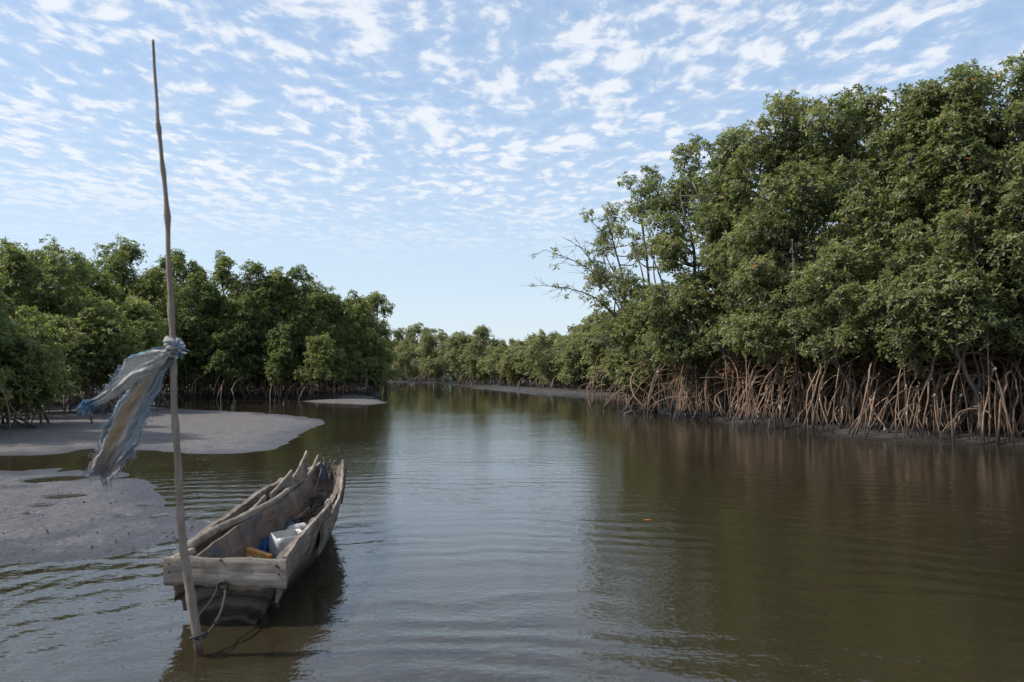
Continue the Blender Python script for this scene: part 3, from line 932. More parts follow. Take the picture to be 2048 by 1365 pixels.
for i, (u, d, tv, hw, zb, tn, nc, lab) in enumerate(NEARL):
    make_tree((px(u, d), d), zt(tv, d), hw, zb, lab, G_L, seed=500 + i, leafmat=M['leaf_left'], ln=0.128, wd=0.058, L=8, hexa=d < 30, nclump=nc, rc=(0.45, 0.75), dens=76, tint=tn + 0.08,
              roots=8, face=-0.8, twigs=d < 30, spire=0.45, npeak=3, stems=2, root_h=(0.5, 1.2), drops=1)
G_LB = 'mangroves crowded behind the left bank row'
lab_lb = 'mangrove hidden in the thicket behind the front row of the left bank'
protoL = [make_tree((px(420, 48), 48), 6.9, 1.9, 0.25, lab_lb, G_LB, seed=601, leafmat=M['leaf_left'], ln=0.18, wd=0.09, L=7, hexa=False, nclump=36, rc=(0.5, 0.8), dens=48, tint=0.4, roots=16, root_each=False, twigs=False),
          make_tree((px(560, 48), 48), 6.6, 1.9, 0.25, lab_lb, G_LB, seed=602, leafmat=M['leaf_left'], ln=0.18, wd=0.09, L=7, hexa=False, nclump=36, rc=(0.5, 0.8), dens=48, tint=0.4, roots=16, root_each=False, twigs=False)]
for i, (u, d, s) in enumerate([(370, 47, 1.02), (475, 47.5, 1.04), (522, 47, 1.02), (572, 47, 1.0), (625, 47.5, .98), (668, 48.5, .92), (706, 50, .88), (735, 55, .84), (330, 47, 1.0), (270, 42.5, .98), (210, 41.5, .95), (150, 39, .9), (100, 36, .95), (20, 34, .95),
                               (300, 47, 1.0), (-40, 32, 0.95), (-190, 21.5, 1.0), (-170, 18.6, 1.0), (410, 53, 1.0), (500, 54, 1.0), (590, 54, 1.0), (660, 56, .95), (725, 63, .8), (-220, 22, 0.9), (-330, 20, 0.9)]):
    dup(protoL[i % 2], (px(u, d), d, 0), rng.uniform(0, 6.28), s, lab_lb, G_LB)

# ---- far bank
G_F = 'mangroves along the far bank'
FAR = [
    (800, 95, 655, 2.4, 0.8, 0.40, 18, 'farthest mangrove just right of the end of the left bank'),
    (838, 90, 645, 2.6, 0.8, 0.50, 20, 'rounded pale mangrove left of centre on the far bank'),
    (882, 84, 658, 2.6, 0.8, 0.55, 20, 'broad sunlit mangrove second of the far bank clump'),
    (925, 79, 662, 2.2, 0.8, 0.50, 18, 'mangrove in the middle of the far bank clump'),
    (962, 75, 650, 1.7, 0.8, 0.50, 18, 'far bank mangrove with a little pointed top at the centre of the picture'),
    (1005, 71, 684, 2.0, 1.0, 0.42, 14, 'low darker mangrove at the dip of the far bank'),
    (1040, 66, 682, 1.8, 0.9, 0.55, 14, 'low mangrove above the start of the grey mud bank'),
    (1082, 62, 662, 1.7, 0.9, 0.58, 16, 'mangrove with a loose pale top above the grey mud bank'),
    (1125, 58, 668, 1.7, 0.9, 0.52, 16, 'mangrove over grey tangled roots on the far mud bank'),
    (1168, 54, 650, 1.6, 0.9, 0.55, 16, 'yellowish mangrove at the right end of the far mud bank'),
    (1212, 50, 620, 1.7, 0.8, 0.55, 20, 'taller far bank mangrove beside the bare twigs'),
]
for i, (u, d, tv, hw, zb, tn, nc, lab) in enumerate(FAR):
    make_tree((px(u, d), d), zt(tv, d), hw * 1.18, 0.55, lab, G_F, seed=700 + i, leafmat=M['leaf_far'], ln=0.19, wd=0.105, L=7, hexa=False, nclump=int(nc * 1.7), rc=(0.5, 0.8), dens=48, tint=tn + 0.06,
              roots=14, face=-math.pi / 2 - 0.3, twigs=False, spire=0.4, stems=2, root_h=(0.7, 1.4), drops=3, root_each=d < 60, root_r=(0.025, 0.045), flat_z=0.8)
lab_fb = 'distant mangrove in the thicket behind the far bank row'
G_FB = 'mangroves crowded behind the far bank row'
protoF = make_tree((px(860, 97), 97), 5.6, 2.6, 0.2, lab_fb, G_FB, seed=801, leafmat=M['leaf_far'], ln=0.24, wd=0.13, L=7, hexa=False, nclump=26, rc=(0.6, 0.95), dens=34, tint=0.45, roots=14, root_each=False, twigs=False)
for i, (u, d, s) in enumerate([(740, 104, 1), (775, 104, 1), (820, 101, .98), (905, 93, .95), (950, 88, .9), (990, 82, .85), (1030, 76, .8), (1065, 71, .85), (1105, 67, .85), (1150, 62, .9), (1190, 58, .95), (1235, 55, 1.0),
                               (1270, 50, 1.0), (1310, 46, 1.05), (1350, 44, 1.05), (780, 115, 1), (850, 110, 1), (930, 103, 1), (1000, 95, .9), (1080, 88, .9), (1160, 80, 1), (1250, 66, 1.1), (1300, 56, 1.1), (690, 100, 1)]):
    dup(protoF, (px(u, d), d, 0), rng.uniform(0, 6.28), s, lab_fb, G_FB)

# ---- bare twiggy boughs of the cape tree (a part of it)
cape = right_objs[0]
cl = np.array(cape.location)
rb = np.random.default_rng(77)
for path in ([(1250, 640), (1212, 572), (1160, 528), (1090, 500)], [(1240, 640), (1190, 596), (1140, 578), (1096, 572)], [(1262, 620), (1235, 560), (1205, 500), (1192, 478)], [(1250, 600), (1200, 545), (1165, 500), (1150, 490)]):
    P = curve([dp(u, v, 31.0 - 0.4 * k) - cl for k, (u, v) in enumerate(path)], 20)
    b = MB()
    b.tube(P, np.linspace(0.032, 0.008, 20), 5, False, 0.06, rb)
    tips = []
    for k in range(16):
        j = rb.integers(5, 20)
        dr = (P[min(j, 18) + 1] - P[min(j, 18)]); dr /= np.linalg.norm(dr)
        dr = dr + rb.normal(0, 0.75, 3); dr /= np.linalg.norm(dr)
        ll = rb.uniform(0.25, 0.65)
        e = P[j] + dr * ll
        b.tube(curve([P[j], P[j] + dr * ll * 0.5 + rb.normal(0, 0.04, 3), e], 5), np.linspace(0.011, 0.005, 5), 4, False)
        tips.append(e)
        for s in range(2):
            e2 = e + (dr + rb.normal(0, 0.7, 3)) * 0.2
            b.tube(np.array([P[j] + dr * ll * 0.7, e2]), [0.007, 0.004], 3, False)
    bo = b.obj('bare_branch', M['twig'], cape, True)
    C = np.array([t for t in tips if rb.random() < 0.55])
    C = np.vstack([C + rb.normal(0, 0.06, C.shape) for _ in range(2)])
    A = rb.standard_normal(C.shape) * 0.5 + np.array([-0.4, 0, 0.7]); A /= np.linalg.norm(A, axis=1, keepdims=True)
    Pp, q, t, tv = leaf_cloud(C, A, 7, 0.13, 0.055, rb, np.full((len(C), 1), 0.62), True)
    o = MB().add(Pp, q, t).obj('leaves', M['leaf'], bo)
    set_attr(o.data, 'tint', tv); o['kind'] = 'stuff'

# ---- pale trunks standing clear of the leaves
tk = np.random.default_rng(19)
for idx, path, d, r0, r1 in ((2, [(1466, 745), (1448, 706), (1462, 650), (1458, 570), (1444, 505), (1415, 430), (1386, 366)], 25.6, 0.085, 0.03),
                             (2, [(1440, 505), (1452, 470), (1462, 432)], 25.7, 0.03, 0.014),
                             (2, [(1448, 706), (1424, 690), (1400, 694)], 25.6, 0.05, 0.02),
                             (3, [(1352, 735), (1342, 640), (1322, 560), (1300, 500)], 26.6, 0.05, 0.02),
                             (4, [(1652, 740), (1640, 640), (1622, 560)], 21.2, 0.035, 0.02), (4, [(1592, 720), (1588, 600), (1584, 480)], 21.2, 0.016, 0.01)):
    t = right_objs[idx]
    o0 = np.array(t.location)
    P = curve([dp(u, v, d) - o0 for u, v in path], 24)
    MB().tube(P + tk.normal(0, 0.008, P.shape), np.linspace(r0, r1, 24), 7, True, 0.06, tk).obj('trunk', M['bark'], t, True)

# ---- the wood beyond every bank: one far mass of leaves
fr_ = np.random.default_rng(91)
ring = curve([(-150, 40, 0), (-95, 95, 0), (-60, 122, 0), (-20, 134, 0), (25, 124, 0), (48, 90, 0), (48, 55, 0), (40, 25, 0)], 400)
nF = 15000
kF = fr_.integers(0, 399, nF)
C = ring[kF] + fr_.normal(0, 2.2, (nF, 3)) * np.array([1, 1, 0])
top = 4.6 + 0.9 * fbm(kF * 0.11, kF * 0.0, 5)
C[:, 2] = 0.1 + top * fr_.random(nF) ** 0.85
A = fr_.standard_normal((nF, 3)) * 0.5 + np.array([0, -0.3, 0.8]); A /= np.linalg.norm(A, axis=1, keepdims=True)
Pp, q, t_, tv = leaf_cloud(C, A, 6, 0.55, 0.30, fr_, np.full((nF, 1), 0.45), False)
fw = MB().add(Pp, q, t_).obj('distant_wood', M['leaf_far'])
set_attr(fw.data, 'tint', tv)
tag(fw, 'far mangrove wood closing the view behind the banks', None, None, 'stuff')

# ---- oysters clinging to the roots
ro_rng = random.Random(8)
for t in right_objs[3:]:
    rts = [c for c in t.children if c.name.startswith('prop_root')]
    for k in range(3):
        r = ro_rng.choice(rts)
        n = len(r.data.vertices)
        sides = 6
        ring = ro_rng.randrange(4, 9)
        vs = [np.array(r.data.vertices[ring * sides + j].co) for j in range(sides)]
        c = sum(vs) / sides
        b = MB()
        rr = np.random.default_rng(ro_rng.randrange(9999))
        for s in range(rr.integers(2, 4)):
            cc = c + np.array([rr.normal(0, 0.015) - 0.025, rr.normal(0, 0.015) - 0.03, rr.normal(0, 0.035)])
            th, ph = np.meshgrid(np.linspace(0, math.pi, 5), np.linspace(0, 2 * math.pi, 7), indexing='ij')
            sx, sy, sz = rr.uniform(0.012, 0.026), rr.uniform(0.008, 0.015), rr.uniform(0.018, 0.036)
            b.grid(np.stack([cc[0] + sx * np.sin(th) * np.cos(ph), cc[1] + sy * np.sin(th) * np.sin(ph), cc[2] + sz * np.cos(th)], -1))
        b.obj('oyster_shell', M['shell'], r)

# ------------------------------------------------------------------ canoe
CO = np.array([-1.89, 5.32, 0.0])
canoe = empty('dugout_canoe', CO)
tag(canoe, 'old grey dugout canoe patched with weathered planks, moored to the pole', 'canoe')
rc_ = np.random.default_rng(12)
LY = np.array([0.0, 0.35, 0.8, 1.3, 1.8, 2.3, 2.75, 3.1, 3.4, 3.62])
XL = np.array([-0.37, -0.47, -0.52, -0.53, -0.50, -0.45, -0.385, -0.34, -0.28, -0.20])
XR = np.array([0.345, 0.32, 0.305, 0.295, 0.28, 0.235, 0.165, 0.105, 0.035, -0.05])
ZL = np.array([0.40, 0.41, 0.42, 0.44, 0.505, 0.565, 0.605, 0.62, 0.635, 0.64])
ZR = np.array([0.42, 0.42, 0.43, 0.45, 0.48, 0.51, 0.54, 0.58, 0.61, 0.64])
ZB = np.array([-0.07, -0.13, -0.19, -0.19, -0.17, -0.13, -0.07, 0.02, 0.16, 0.34])
NS, NP = 44, 23


def prof(y, inner=0.0):
    """hull cross-section at y; inner > 0 gives the hollow"""
    xl, xr, zl, zr, zb = (np.interp(y, LY, a) for a in (XL, XR, ZL, ZR, ZB))
    th = np.linspace(math.pi, 2 * math.pi, NP)
    xc, hw = (xl + xr) / 2, (xr - xl) / 2
    c, s = np.cos(th), np.clip(-np.sin(th), 0, 1)
    e = 0.72
    x = xc + (hw - inner) * np.sign(c) * np.abs(c) ** e
    zr_ = zl + (zr - zl) * (np.linspace(0, 1, NP))
    bot = zb + (inner * 4.8 if inner else 0)
    z = zr_ - (zr_ - bot) * s ** 0.80
    # the log tucks in below the top planks
    tuck = np.clip((0.26 - z) / 0.45, 0, 1)
    x = xc + 0.05 * tuck + (x - xc) * (1 - 0.44 * tuck * (0 if inner else 1))
    return np.stack([x, np.full(NP, y), z], 1)


ys = np.linspace(0.02, 3.60, NS)
outer = np.array([prof(y) for y in ys]); inner = np.array([prof(min(max(y, 0.10), 3.46), 0.045) for y in ys])
jag = 0.034 * fbm(ys * 5.0, ys * 0 + 3.1, 41) + 0.012 * fbm(ys * 17.0, ys * 0 + 1.7, 43)
jagr = 0.026 * fbm(ys * 4.0, ys * 0 + 8.1, 51) + 0.010 * fbm(ys * 15.0, ys * 0 + 4.7, 53)
wL = np.clip((np.arange(NP)[::-1] - 15) / 7.0, 0, 1); wR = np.clip((np.arange(NP) - 15) / 7.0, 0, 1)
for A in (outer, inner):
    A[:, :, 2] += jag[:, None] * wL[None] + jagr[:, None] * wR[None]
    nz = 0.014 * fbm(A[:, :, 1] * 2.2 + A[:, :, 0] * 3, A[:, :, 2] * 7, 61) + 0.006 * fbm(A[:, :, 1] * 8, A[:, :, 2] * 22, 67)
    A[:, :, 0] += nz
hull = MB()
hull.grid(outer, True); hull.grid(inner)
rimL = np.stack([outer[:, 0], inner[:, 0]], 1); rimR = np.stack([inner[:, -1], outer[:, -1]], 1)
hull.grid(rimL); hull.grid(rimR)
# bow: fill between the outer and inner skins, and the blunt nose
nose = np.stack([outer[-1], outer[-1] * np.array([1, 1, 1]) * 0.5 + inner[-1] * 0.5 + np.array([0, 0.05, 0.015]), inner[-1]], 0)
hull.grid(nose, True)
ctr = inner[-1].copy(); ctr[:, 0] = inner[-1][:, 0].mean() * 0.6 + ctr[:, 0] * 0.4; ctr[:, 1] += 0.03
ctr[:, 2] = np.maximum(ctr[:, 2], 0.36)
hull.grid(np.stack([inner[-1], ctr], 0))
mid = inner[-1].mean(0); mid[2] = 0.46; mid[1] += 0.06
fan = np.vstack([ctr, mid])
hull.add(fan, None, [[i, i + 1, NP] for i in range(NP - 1)])
hull.obj('hull', M['wood_y'], canoe, True)
# stern log end: arched growth cracks on a closed face
se = MB()
o0 = prof(0.03); nn = 17
rows = []
for k in range(nn):
    f = k / (nn - 1)
    zt_ = 0.335
    row = o0.copy()
    row[:, 2] = np.minimum(row[:, 2], zt_)
    top = np.stack([row[:, 0], row[:, 1], np.full(NP, zt_)], 1)
    pnt = row * (1 - f) + top * f
    ang = np.hypot((pnt[:, 0] - 0.06) * 0.75, pnt[:, 2] + 0.12)
    pnt[:, 1] = 0.015 - 0.03 * np.sin(f * math.pi) * 0.6 - 0.004 * np.sin(ang * 78 + 1.2 * fbm(pnt[:, 0] * 6, pnt[:, 2] * 6, 5)) - 0.012 * fbm(pnt[:, 0] * 14, pnt[:, 2] * 14, 8)
    rows.append(pnt)
se.grid(np.array(rows))
lip = rows[-1].copy(); lip[:, 1] = 0.14
se.grid(np.stack([rows[-1], lip], 0))
lip2 = lip.copy(); lip2[:, 2] = 0.05; lip2[:, 0] *= 0.9
se.grid(np.stack([lip, lip2], 0))
se.obj('stern_log_end', M['endgrain'], canoe, True)


def board(name, path, h, thick, material, parent, up=None, seg=26, seed=0, wob=0.006, endcut=(0, 0), rough=0.5, hfun=None):
    """a plank swept along its top edge: path = top-edge points, h = depth, up = direction from bottom to top"""
    P = curve(path, seg) if len(path) > 2 else np.array([np.array(path[0]) + (np.array(path[1]) - np.array(path[0])) * t for t in np.linspace(0, 1, seg)])
    t = np.gradient(P, axis=0); t /= np.linalg.norm(t, axis=1, keepdims=True)
    upv = np.array(up if up is not None else (0, 0, 1.0)); upv = upv / np.linalg.norm(upv)
    nrm = np.cross(t, upv); nrm /= np.linalg.norm(nrm, axis=1, keepdims=True)
    nv = 7
    f = np.linspace(0, 1, nv)
    s = np.linspace(0, 1, seg)
    hh = np.broadcast_to(np.asarray(h if hfun is None else np.array([hfun(x) for x in s]), float), (seg,))
    top = wob * 1.3 * fbm(s * 9, s * 0 + seed, seed) + wob * 0.9 * fbm(s * 31, s * 0 + seed, seed + 3)
    bot = wob * 2.2 * fbm(s * 8, s * 0 + 5.5 + seed, seed + 7) + wob * 1.2 * fbm(s * 27, s * 0 + 2.5, seed + 8)
    G = P[:, None, :] - upv[None, None, :] * (f[None, :, None] * (hh + bot)[:, None, None]) + upv * (top[:, None] * (1 - f)[None, :])[..., None]
    bulge = wob * rough * fbm(s[:, None] * 7 + seed, f[None, :] * 3 + 0 * s[:, None], seed + 11)
    edge = np.minimum(f, 1 - f); tk = thick / 2 * np.clip(0.55 + edge * 6, 0, 1)
    a = G + nrm[:, None] * (tk[None, :] + bulge)[..., None]
    b = G - nrm[:, None] * (tk[None, :] - bulge)[..., None]
    loop = np.concatenate([a, b[:, ::-1], a[:, :1]], 1)
    mb = MB()
    mb.grid(loop)
    for k, fl in ((0, True), (-1, False)):
        mb.grid(np.stack([a[k], b[k]], 0), fl)
    return mb.obj(name, material, parent, True)


L = lambda u, v, z: gp(u, v, z) - CO
# transom plank nailed across the stern
tp = board('stern_plank', [(-0.395, -0.03, 0.452), (0.0, -0.033, 0.447), (0.405, -0.03, 0.438)], 0.185, 0.042, M['wood_x'], canoe, seed=5, wob=0.0065, rough=1.6, seg=44)
for (x, z) in ((-0.36, 0.41), (-0.355, 0.36), (0.355, 0.39), (0.36, 0.345), (0.345, 0.40), (-0.02, 0.436)):
    n = MB()
    n.tube(np.array([(x, -0.058, z), (x, -0.046, z)]), [0.008, 0.011], 7)
    n.obj('nail', M['rust'], tp)
# left edge block and dark splinter below the plank
board('stern_block', [(-0.39, 0.0, 0.43), (-0.36, 0.35, 0.43)], 0.15, 0.05, M['plank_y'], canoe, seed=9)
board('hanging_splinter', [(-0.335, 0.0, 0.275), (-0.275, 0.0, 0.275)], 0.12, 0.03, M['endgrain'], canoe, seed=13, hfun=lambda s: 0.12 - 0.05 * s)
# right side planks
board('side_plank', [(0.392, -0.01, 0.445), (0.352, 0.35, 0.458), (0.335, 0.7, 0.475), (0.33, 1.1, 0.50), (0.318, 1.6, 0.53)], 0.26, 0.034, M['plank_y'], canoe, up=(0.18, 0, 1), seed=21, wob=0.007,
      hfun=lambda s: 0.30 - 0.17 * s, rough=1.0)
board('side_plank', [(0.345, 1.25, 0.39), (0.325, 1.7, 0.46), (0.275, 2.2, 0.525), (0.20, 2.65, 0.57), (0.135, 3.0, 0.61)], 0.24, 0.032, M['plank_y'], canoe, up=(0.16, 0, 1), seed=27, wob=0.016,
      hfun=lambda s: 0.23 + 0.05 * math.sin(s * 3.0) - 0.06 * s, rough=1.0)
board('broken_upright', [(0.13, 2.95, 0.59), (0.10, 3.14, 0.64), (0.07, 3.28, 0.70)], 0.2, 0.034, M['plank_y'], canoe, up=(0.08, -0.12, 1), seed=31, wob=0.01, hfun=lambda s: 0.22 + 0.0 * s)
board('gap_shade_board', [(0.165, 2.9, 0.55), (0.105, 3.3, 0.62)], 0.26, 0.02, M['endgrain'], canoe, up=(0.1, 0, 1), seed=33)  # dark board standing in for the shade of a gap in the planking
# left side: pole rail with a plank wall under it, broken spikes
rail = curve([L(u, v, z) for u, v, z in ((381, 1092, .44), (430, 1061, .455), (480, 1039, .465), (506, 1025, .475), (533, 1011, .485), (559, 995, .50), (585, 974, .53), (612, 955, .57), (626, 936, .63), (636, 911, .735))], 60)
rr = np.interp(np.linspace(0, 1, 60), [0, 0.3, 0.7, 0.92, 1], [0.037, 0.032, 0.025, 0.019, 0.010]) * (1 + 0.12 * fbm(np.linspace(0, 9, 60), np.zeros(60), 3))
MB().tube(rail, rr, 9, True, 0.04, rc_).obj('gunwale_pole', M['plank_y'], canoe, True)
board('inner_plank', [(-0.245, 0.08, 0.425), (-0.275, 0.7, 0.438), (-0.278, 1.4, 0.455), (-0.235, 2.0, 0.48), (-0.215, 2.6, 0.53), (-0.205, 2.95, 0.58)], 0.36, 0.03, M['inner'], canoe, up=(-0.20, 0, 1), seed=41, wob=0.008,
      hfun=lambda s: 0.40 - 0.12 * s, rough=1.4)
board('loose_slat', [(-0.37, 1.35, 0.44), (-0.365, 1.7, 0.49), (-0.355, 1.95, 0.54)], 0.07, 0.03, M['plank_y'], canoe, seed=45, hfun=lambda s: 0.03 + 0.06 * s)
board('broken_spike', [(-0.365, 2.15, 0.52), (-0.325, 2.38, 0.60), (-0.28, 2.55, 0.695)], 0.2, 0.03, M['plank_y'], canoe, seed=47, hfun=lambda s: 0.10 + 0.20 * s * (1 - 0.4 * s))
board('broken_spike', [(-0.29, 2.52, 0.58), (-0.245, 2.67, 0.69), (-0.195, 2.79, 0.85)], 0.25, 0.032, M['plank_y'], canoe, seed=49, hfun=lambda s: 0.12 + 0.22 * s * (1 - 0.35 * s))
board('floor_splinter', [(-0.10, 2.55, 0.33), (-0.20, 2.2, 0.24), (-0.24, 1.9, 0.15)], 0.06, 0.02, M['plank_y'], canoe, seed=55)
for k, (x, y, dx) in enumerate(((-0.19, 3.58, -0.01), (-0.155, 3.6, 0.01), (-0.12, 3.59, 0.02))):
    MB().tube(curve([(x, y, 0.55), (x + dx, y + 0.01, 0.64), (x + dx * 2.5, y + 0.02, 0.70 - 0.02 * k)], 6), np.linspace(0.011, 0.006, 6), 5).obj('bow_peg', M['plank_y'], canoe, True)
lash = MB()
for k in range(4):
    a = np.linspace(0, 2 * math.pi, 14)
    c = np.array([0.315 - 0.004 * k, 1.56 + 0.018 * k, 0.495])
    lash.tube(np.stack([c[0] + 0.032 * np.cos(a), c[1] + 0.010 * np.sin(a * 2 + k), c[2] + 0.065 * np.sin(a)], 1), 0.005, 5, False)
lash.obj('rope_lashing', M['twine'], canoe, True)

# ---- things lying in the canoe
def rsq(a, n=6, p=4.5):
    th = np.linspace(0, 2 * math.pi, 4 * n, endpoint=False)
    c, s = np.cos(th), np.sin(th)
    return np.stack([np.sign(c) * np.abs(c) ** (2 / p) * a, np.sign(s) * np.abs(s) ** (2 / p) * a], 1)


def loft(rings, closed_bottom=True):
    mb = MB()
    R_ = np.array(rings)
    R_ = np.concatenate([R_, R_[:, :1]], 1)
    mb.grid(R_)
    return mb


tub = empty('cut_container', CO + np.array([-0.01, 1.42, 0.10]))
tag(tub, 'square milky white plastic container cut open at the top, lying in the canoe', 'container')
tub.rotation_euler = (R(9), R(2), R(40))
tub.scale = (1.0, 1.0, 0.98)
rings = []
for z, a in ((0.0, 0.07), (0.0, 0.098), (0.015, 0.112), (0.08, 0.122), (0.17, 0.124), (0.215, 0.119), (0.2155, 0.114), (0.17, 0.119), (0.02, 0.105), (0.012, 0.02)):
    q = rsq(a)
    zz = np.full(len(q), z) + (0.006 * (q[:, 0] / 0.12) * (z > 0.2) + 0.012 * (z > 0.2) * np.sin(q[:, 1] * 40))
    rings.append(np.column_stack([q[:, 0] * 1.08, q[:, 1] * 0.96, zz]))
tb = loft(rings)
tb.add(np.vstack([rings[0], rings[0].mean(0)]), None, [[(j + 1) % 24, j, 24] for j in range(24)])
tb.add(np.vstack([rings[-1], rings[-1].mean(0)]), None, [[j, (j + 1) % 24, 24] for j in range(24)])
tb.obj('body', M['plastic'], tub, True)

jug = empty('plastic_jug', CO + np.array([0.02, 1.93, 0.235]))
tag(jug, 'small white plastic jug lying behind the cut container in the canoe', 'jug')
jug.rotation_euler = (R(90), R(12), R(-38))
prof_j = [(0.0, 0.0), (0.055, 0.0), (0.064, 0.01), (0.064, 0.05), (0.059, 0.056), (0.064, 0.062), (0.064, 0.12), (0.059, 0.126), (0.062, 0.132), (0.055, 0.165), (0.03, 0.19), (0.022, 0.20), (0.022, 0.215)]
th = np.linspace(0, 2 * math.pi, 19)
MB().grid(np.array([np.stack([r * np.cos(th), r * np.sin(th), np.full(19, z)], 1) for r, z in prof_j])).obj('body', M['plastic'], jug, True)
MB().grid(np.array([np.stack([r * np.cos(th), r * np.sin(th), np.full(19, z)], 1) for r, z in ((0.026, 0.208), (0.027, 0.212), (0.027, 0.235), (0.024, 0.238), (0.0, 0.238))])).obj('cap', M['plastic'], jug, True)
MB().tube(curve([(0.05, 0, 0.165), (0.075, 0, 0.175), (0.07, 0, 0.20), (0.026, 0, 0.205)], 10), 0.007, 6).obj('handle', M['plastic'], jug, True)

blk = empty('ochre_block', CO + np.array([-0.17, 1.06, 0.06]))
tag(blk, 'ochre yellow block with pale specks lying behind the stern plank', 'block')
blk.rotation_euler = (R(-12), R(4), R(-9))
bw, bd, bh = 0.122, 0.05, 0.20
pts = np.array([(-bw, -bd, 0), (bw, -bd, 0), (bw, bd, 0), (-bw, bd, 0), (-bw * 0.86, -bd * 0.8, bh), (bw * 1.02, -bd * 0.8, bh * 0.80), (bw * 1.0, bd, bh * 0.82), (-bw * 0.8, bd, bh * 1.02)])
bo = MB().add(pts, [[0, 1, 5, 4], [1, 2, 6, 5], [2, 3, 7, 6], [3, 0, 4, 7], [4, 5, 6, 7], [3, 2, 1, 0]]).obj('body', M['ochre'], blk)
bv = bo.modifiers.new('bevel', 'BEVEL'); bv.width = 0.008; bv.segments = 2
sp = MB()
rs = np.random.default_rng(9)
for k in range(34):
    x, z = rs.uniform(-0.05, 0.075), rs.uniform(0.095, 0.145)
    c = np.array([x, -bd + 0.2 * bd * z / bh - 0.001, z])
    a = np.linspace(0, 2 * math.pi, 6, endpoint=False); r = rs.uniform(0.0022, 0.0048)
    sp.add(np.vstack([np.stack([c[0] + r * np.cos(a), np.full(6, c[1]), c[2] + r * np.sin(a)], 1), c - np.array([0, 0.002, 0])]), None, [[j, (j + 1) % 6, 6] for j in range(6)])
so = sp.obj('pale_specks', M['shell'], blk); so['kind'] = 'stuff'


def crumple(name, c, size, material, label, cat, seed, col_parent=None):
    rg = np.random.default_rng(seed)
    n = 22
    u, v = np.meshgrid(np.linspace(-1, 1, n), np.linspace(-1, 1, n), indexing='ij')
    P = np.stack([u * size[0] * (1 + 0.2 * fbm(v * 2, u * 2, seed)), v * size[1], size[2] * (0.55 + 0.6 * fbm(u * 2.2, v * 2.2, seed + 1, 4) - 0.4 * (u * u + v * v))], -1)
    P[..., 0] += 0.03 * fbm(u * 3, v * 3, seed + 5); P[..., 1] += 0.03 * fbm(u * 3, v * 3, seed + 8)
    o = MB().grid(P).obj(name, material, None, True)
    o.location = c
    m = o.modifiers.new('thick', 'SOLIDIFY'); m.thickness = 0.004
    return tag(o, label, cat)


rg1 = crumple('rag', CO + np.array([-0.20, 1.45, 0.17]), (0.06, 0.13, 0.13), M['blue_cloth'], 'crumpled bright blue rag beside the white container in the canoe', 'rag', 3)
rg1.rotation_euler = (R(15), R(30), R(10))
rg2 = crumple('rag', CO + np.array([-0.16, 2.0, 0.20]), (0.07, 0.2, 0.16), M['navy'], 'dark navy rag draped on the plank wall behind the blue rag', 'rag', 6)
rg2.rotation_euler = (R(20), R(50), R(0))

# net cord tangle
nb = np.random.default_rng(31)
net = MB()
for k in range(10):
    c = np.array([-0.06 + nb.normal(0, 0.08), 2.72 + nb.normal(0, 0.22), 0.30 + nb.normal(0, 0.02)])
    c[2] = 0.19 + 0.17 * (c[1] - 2.0) + nb.uniform(0.0, 0.07)
    a = np.linspace(0, nb.uniform(4, 9), 26); r = nb.uniform(0.05, 0.12)
    rr_ = r * (1 + 0.3 * np.sin(a * 1.7 + k))
    net.tube(np.stack([c[0] + 0.8 * rr_ * np.cos(a), c[1] + 1.2 * rr_ * np.sin(a), c[2] + 0.03 * np.sin(a * 1.3 + k) + 0.17 * 1.2 * rr_ * np.sin(a)], 1), nb.uniform(0.003, 0.005), 5, False)
tag(net.obj('net_cord', M['net'], smooth=True, off=CO + np.zeros(3)) if False else net.obj('net_cord', M['net'], smooth=True), 'tangle of thin dark cord lying in the bow of the canoe', 'cord').location = CO
# sandal hung in the bow
sd = empty('sandal', CO + np.array([-0.165, 3.36, 0.47]))
tag(sd, 'dark blue sandal hung by twine inside the bow of the canoe', 'sandal')
sd.rotation_euler = (R(-14), 0, R(8))
zz = np.linspace(0, 0.2, 14); hwid = 0.038 * np.interp(zz / 0.2, [0, 0.08, 0.3, 0.55, 0.8, 0.95, 1], [0.3, 0.8, 0.95, 0.78, 1.05, 0.8, 0.3])
fr = np.stack([np.stack([-hwid, np.zeros(14), zz], 1), np.stack([hwid, np.zeros(14), zz], 1)], 1); bk = fr + np.array([0, 0.018, 0])
sole = MB().grid(np.concatenate([fr, bk[:, ::-1], fr[:, :1]], 1)); sole.grid(np.stack([fr[0], bk[0]], 0), True); sole.grid(np.stack([fr[-1], bk[-1]], 0))
sole.obj('sole', M['navy'], sd)
for s in (-1, 1):
    MB().tube(curve([(0, -0.004, 0.155), (s * 0.02, -0.035, 0.11), (s * 0.036, -0.004, 0.06)], 8), 0.006, 5).obj('strap', M['navy'], sd, True)
tw = MB()
tw.tube(curve([(-0.17, 3.34, 0.60), (-0.19, 3.25, 0.48), (-0.20, 3.12, 0.36), (-0.17, 2.9, 0.30)], 14), 0.004, 5, False)
tw.tube(curve([(-0.155, 3.56, 0.64), (-0.165, 3.40, 0.665), (-0.15, 3.36, 0.64)], 8), 0.004, 5, False)
tag(tw.obj('twine', M['twine'], smooth=True), 'pale twine tied to the bow pegs of the canoe', 'twine').location = CO

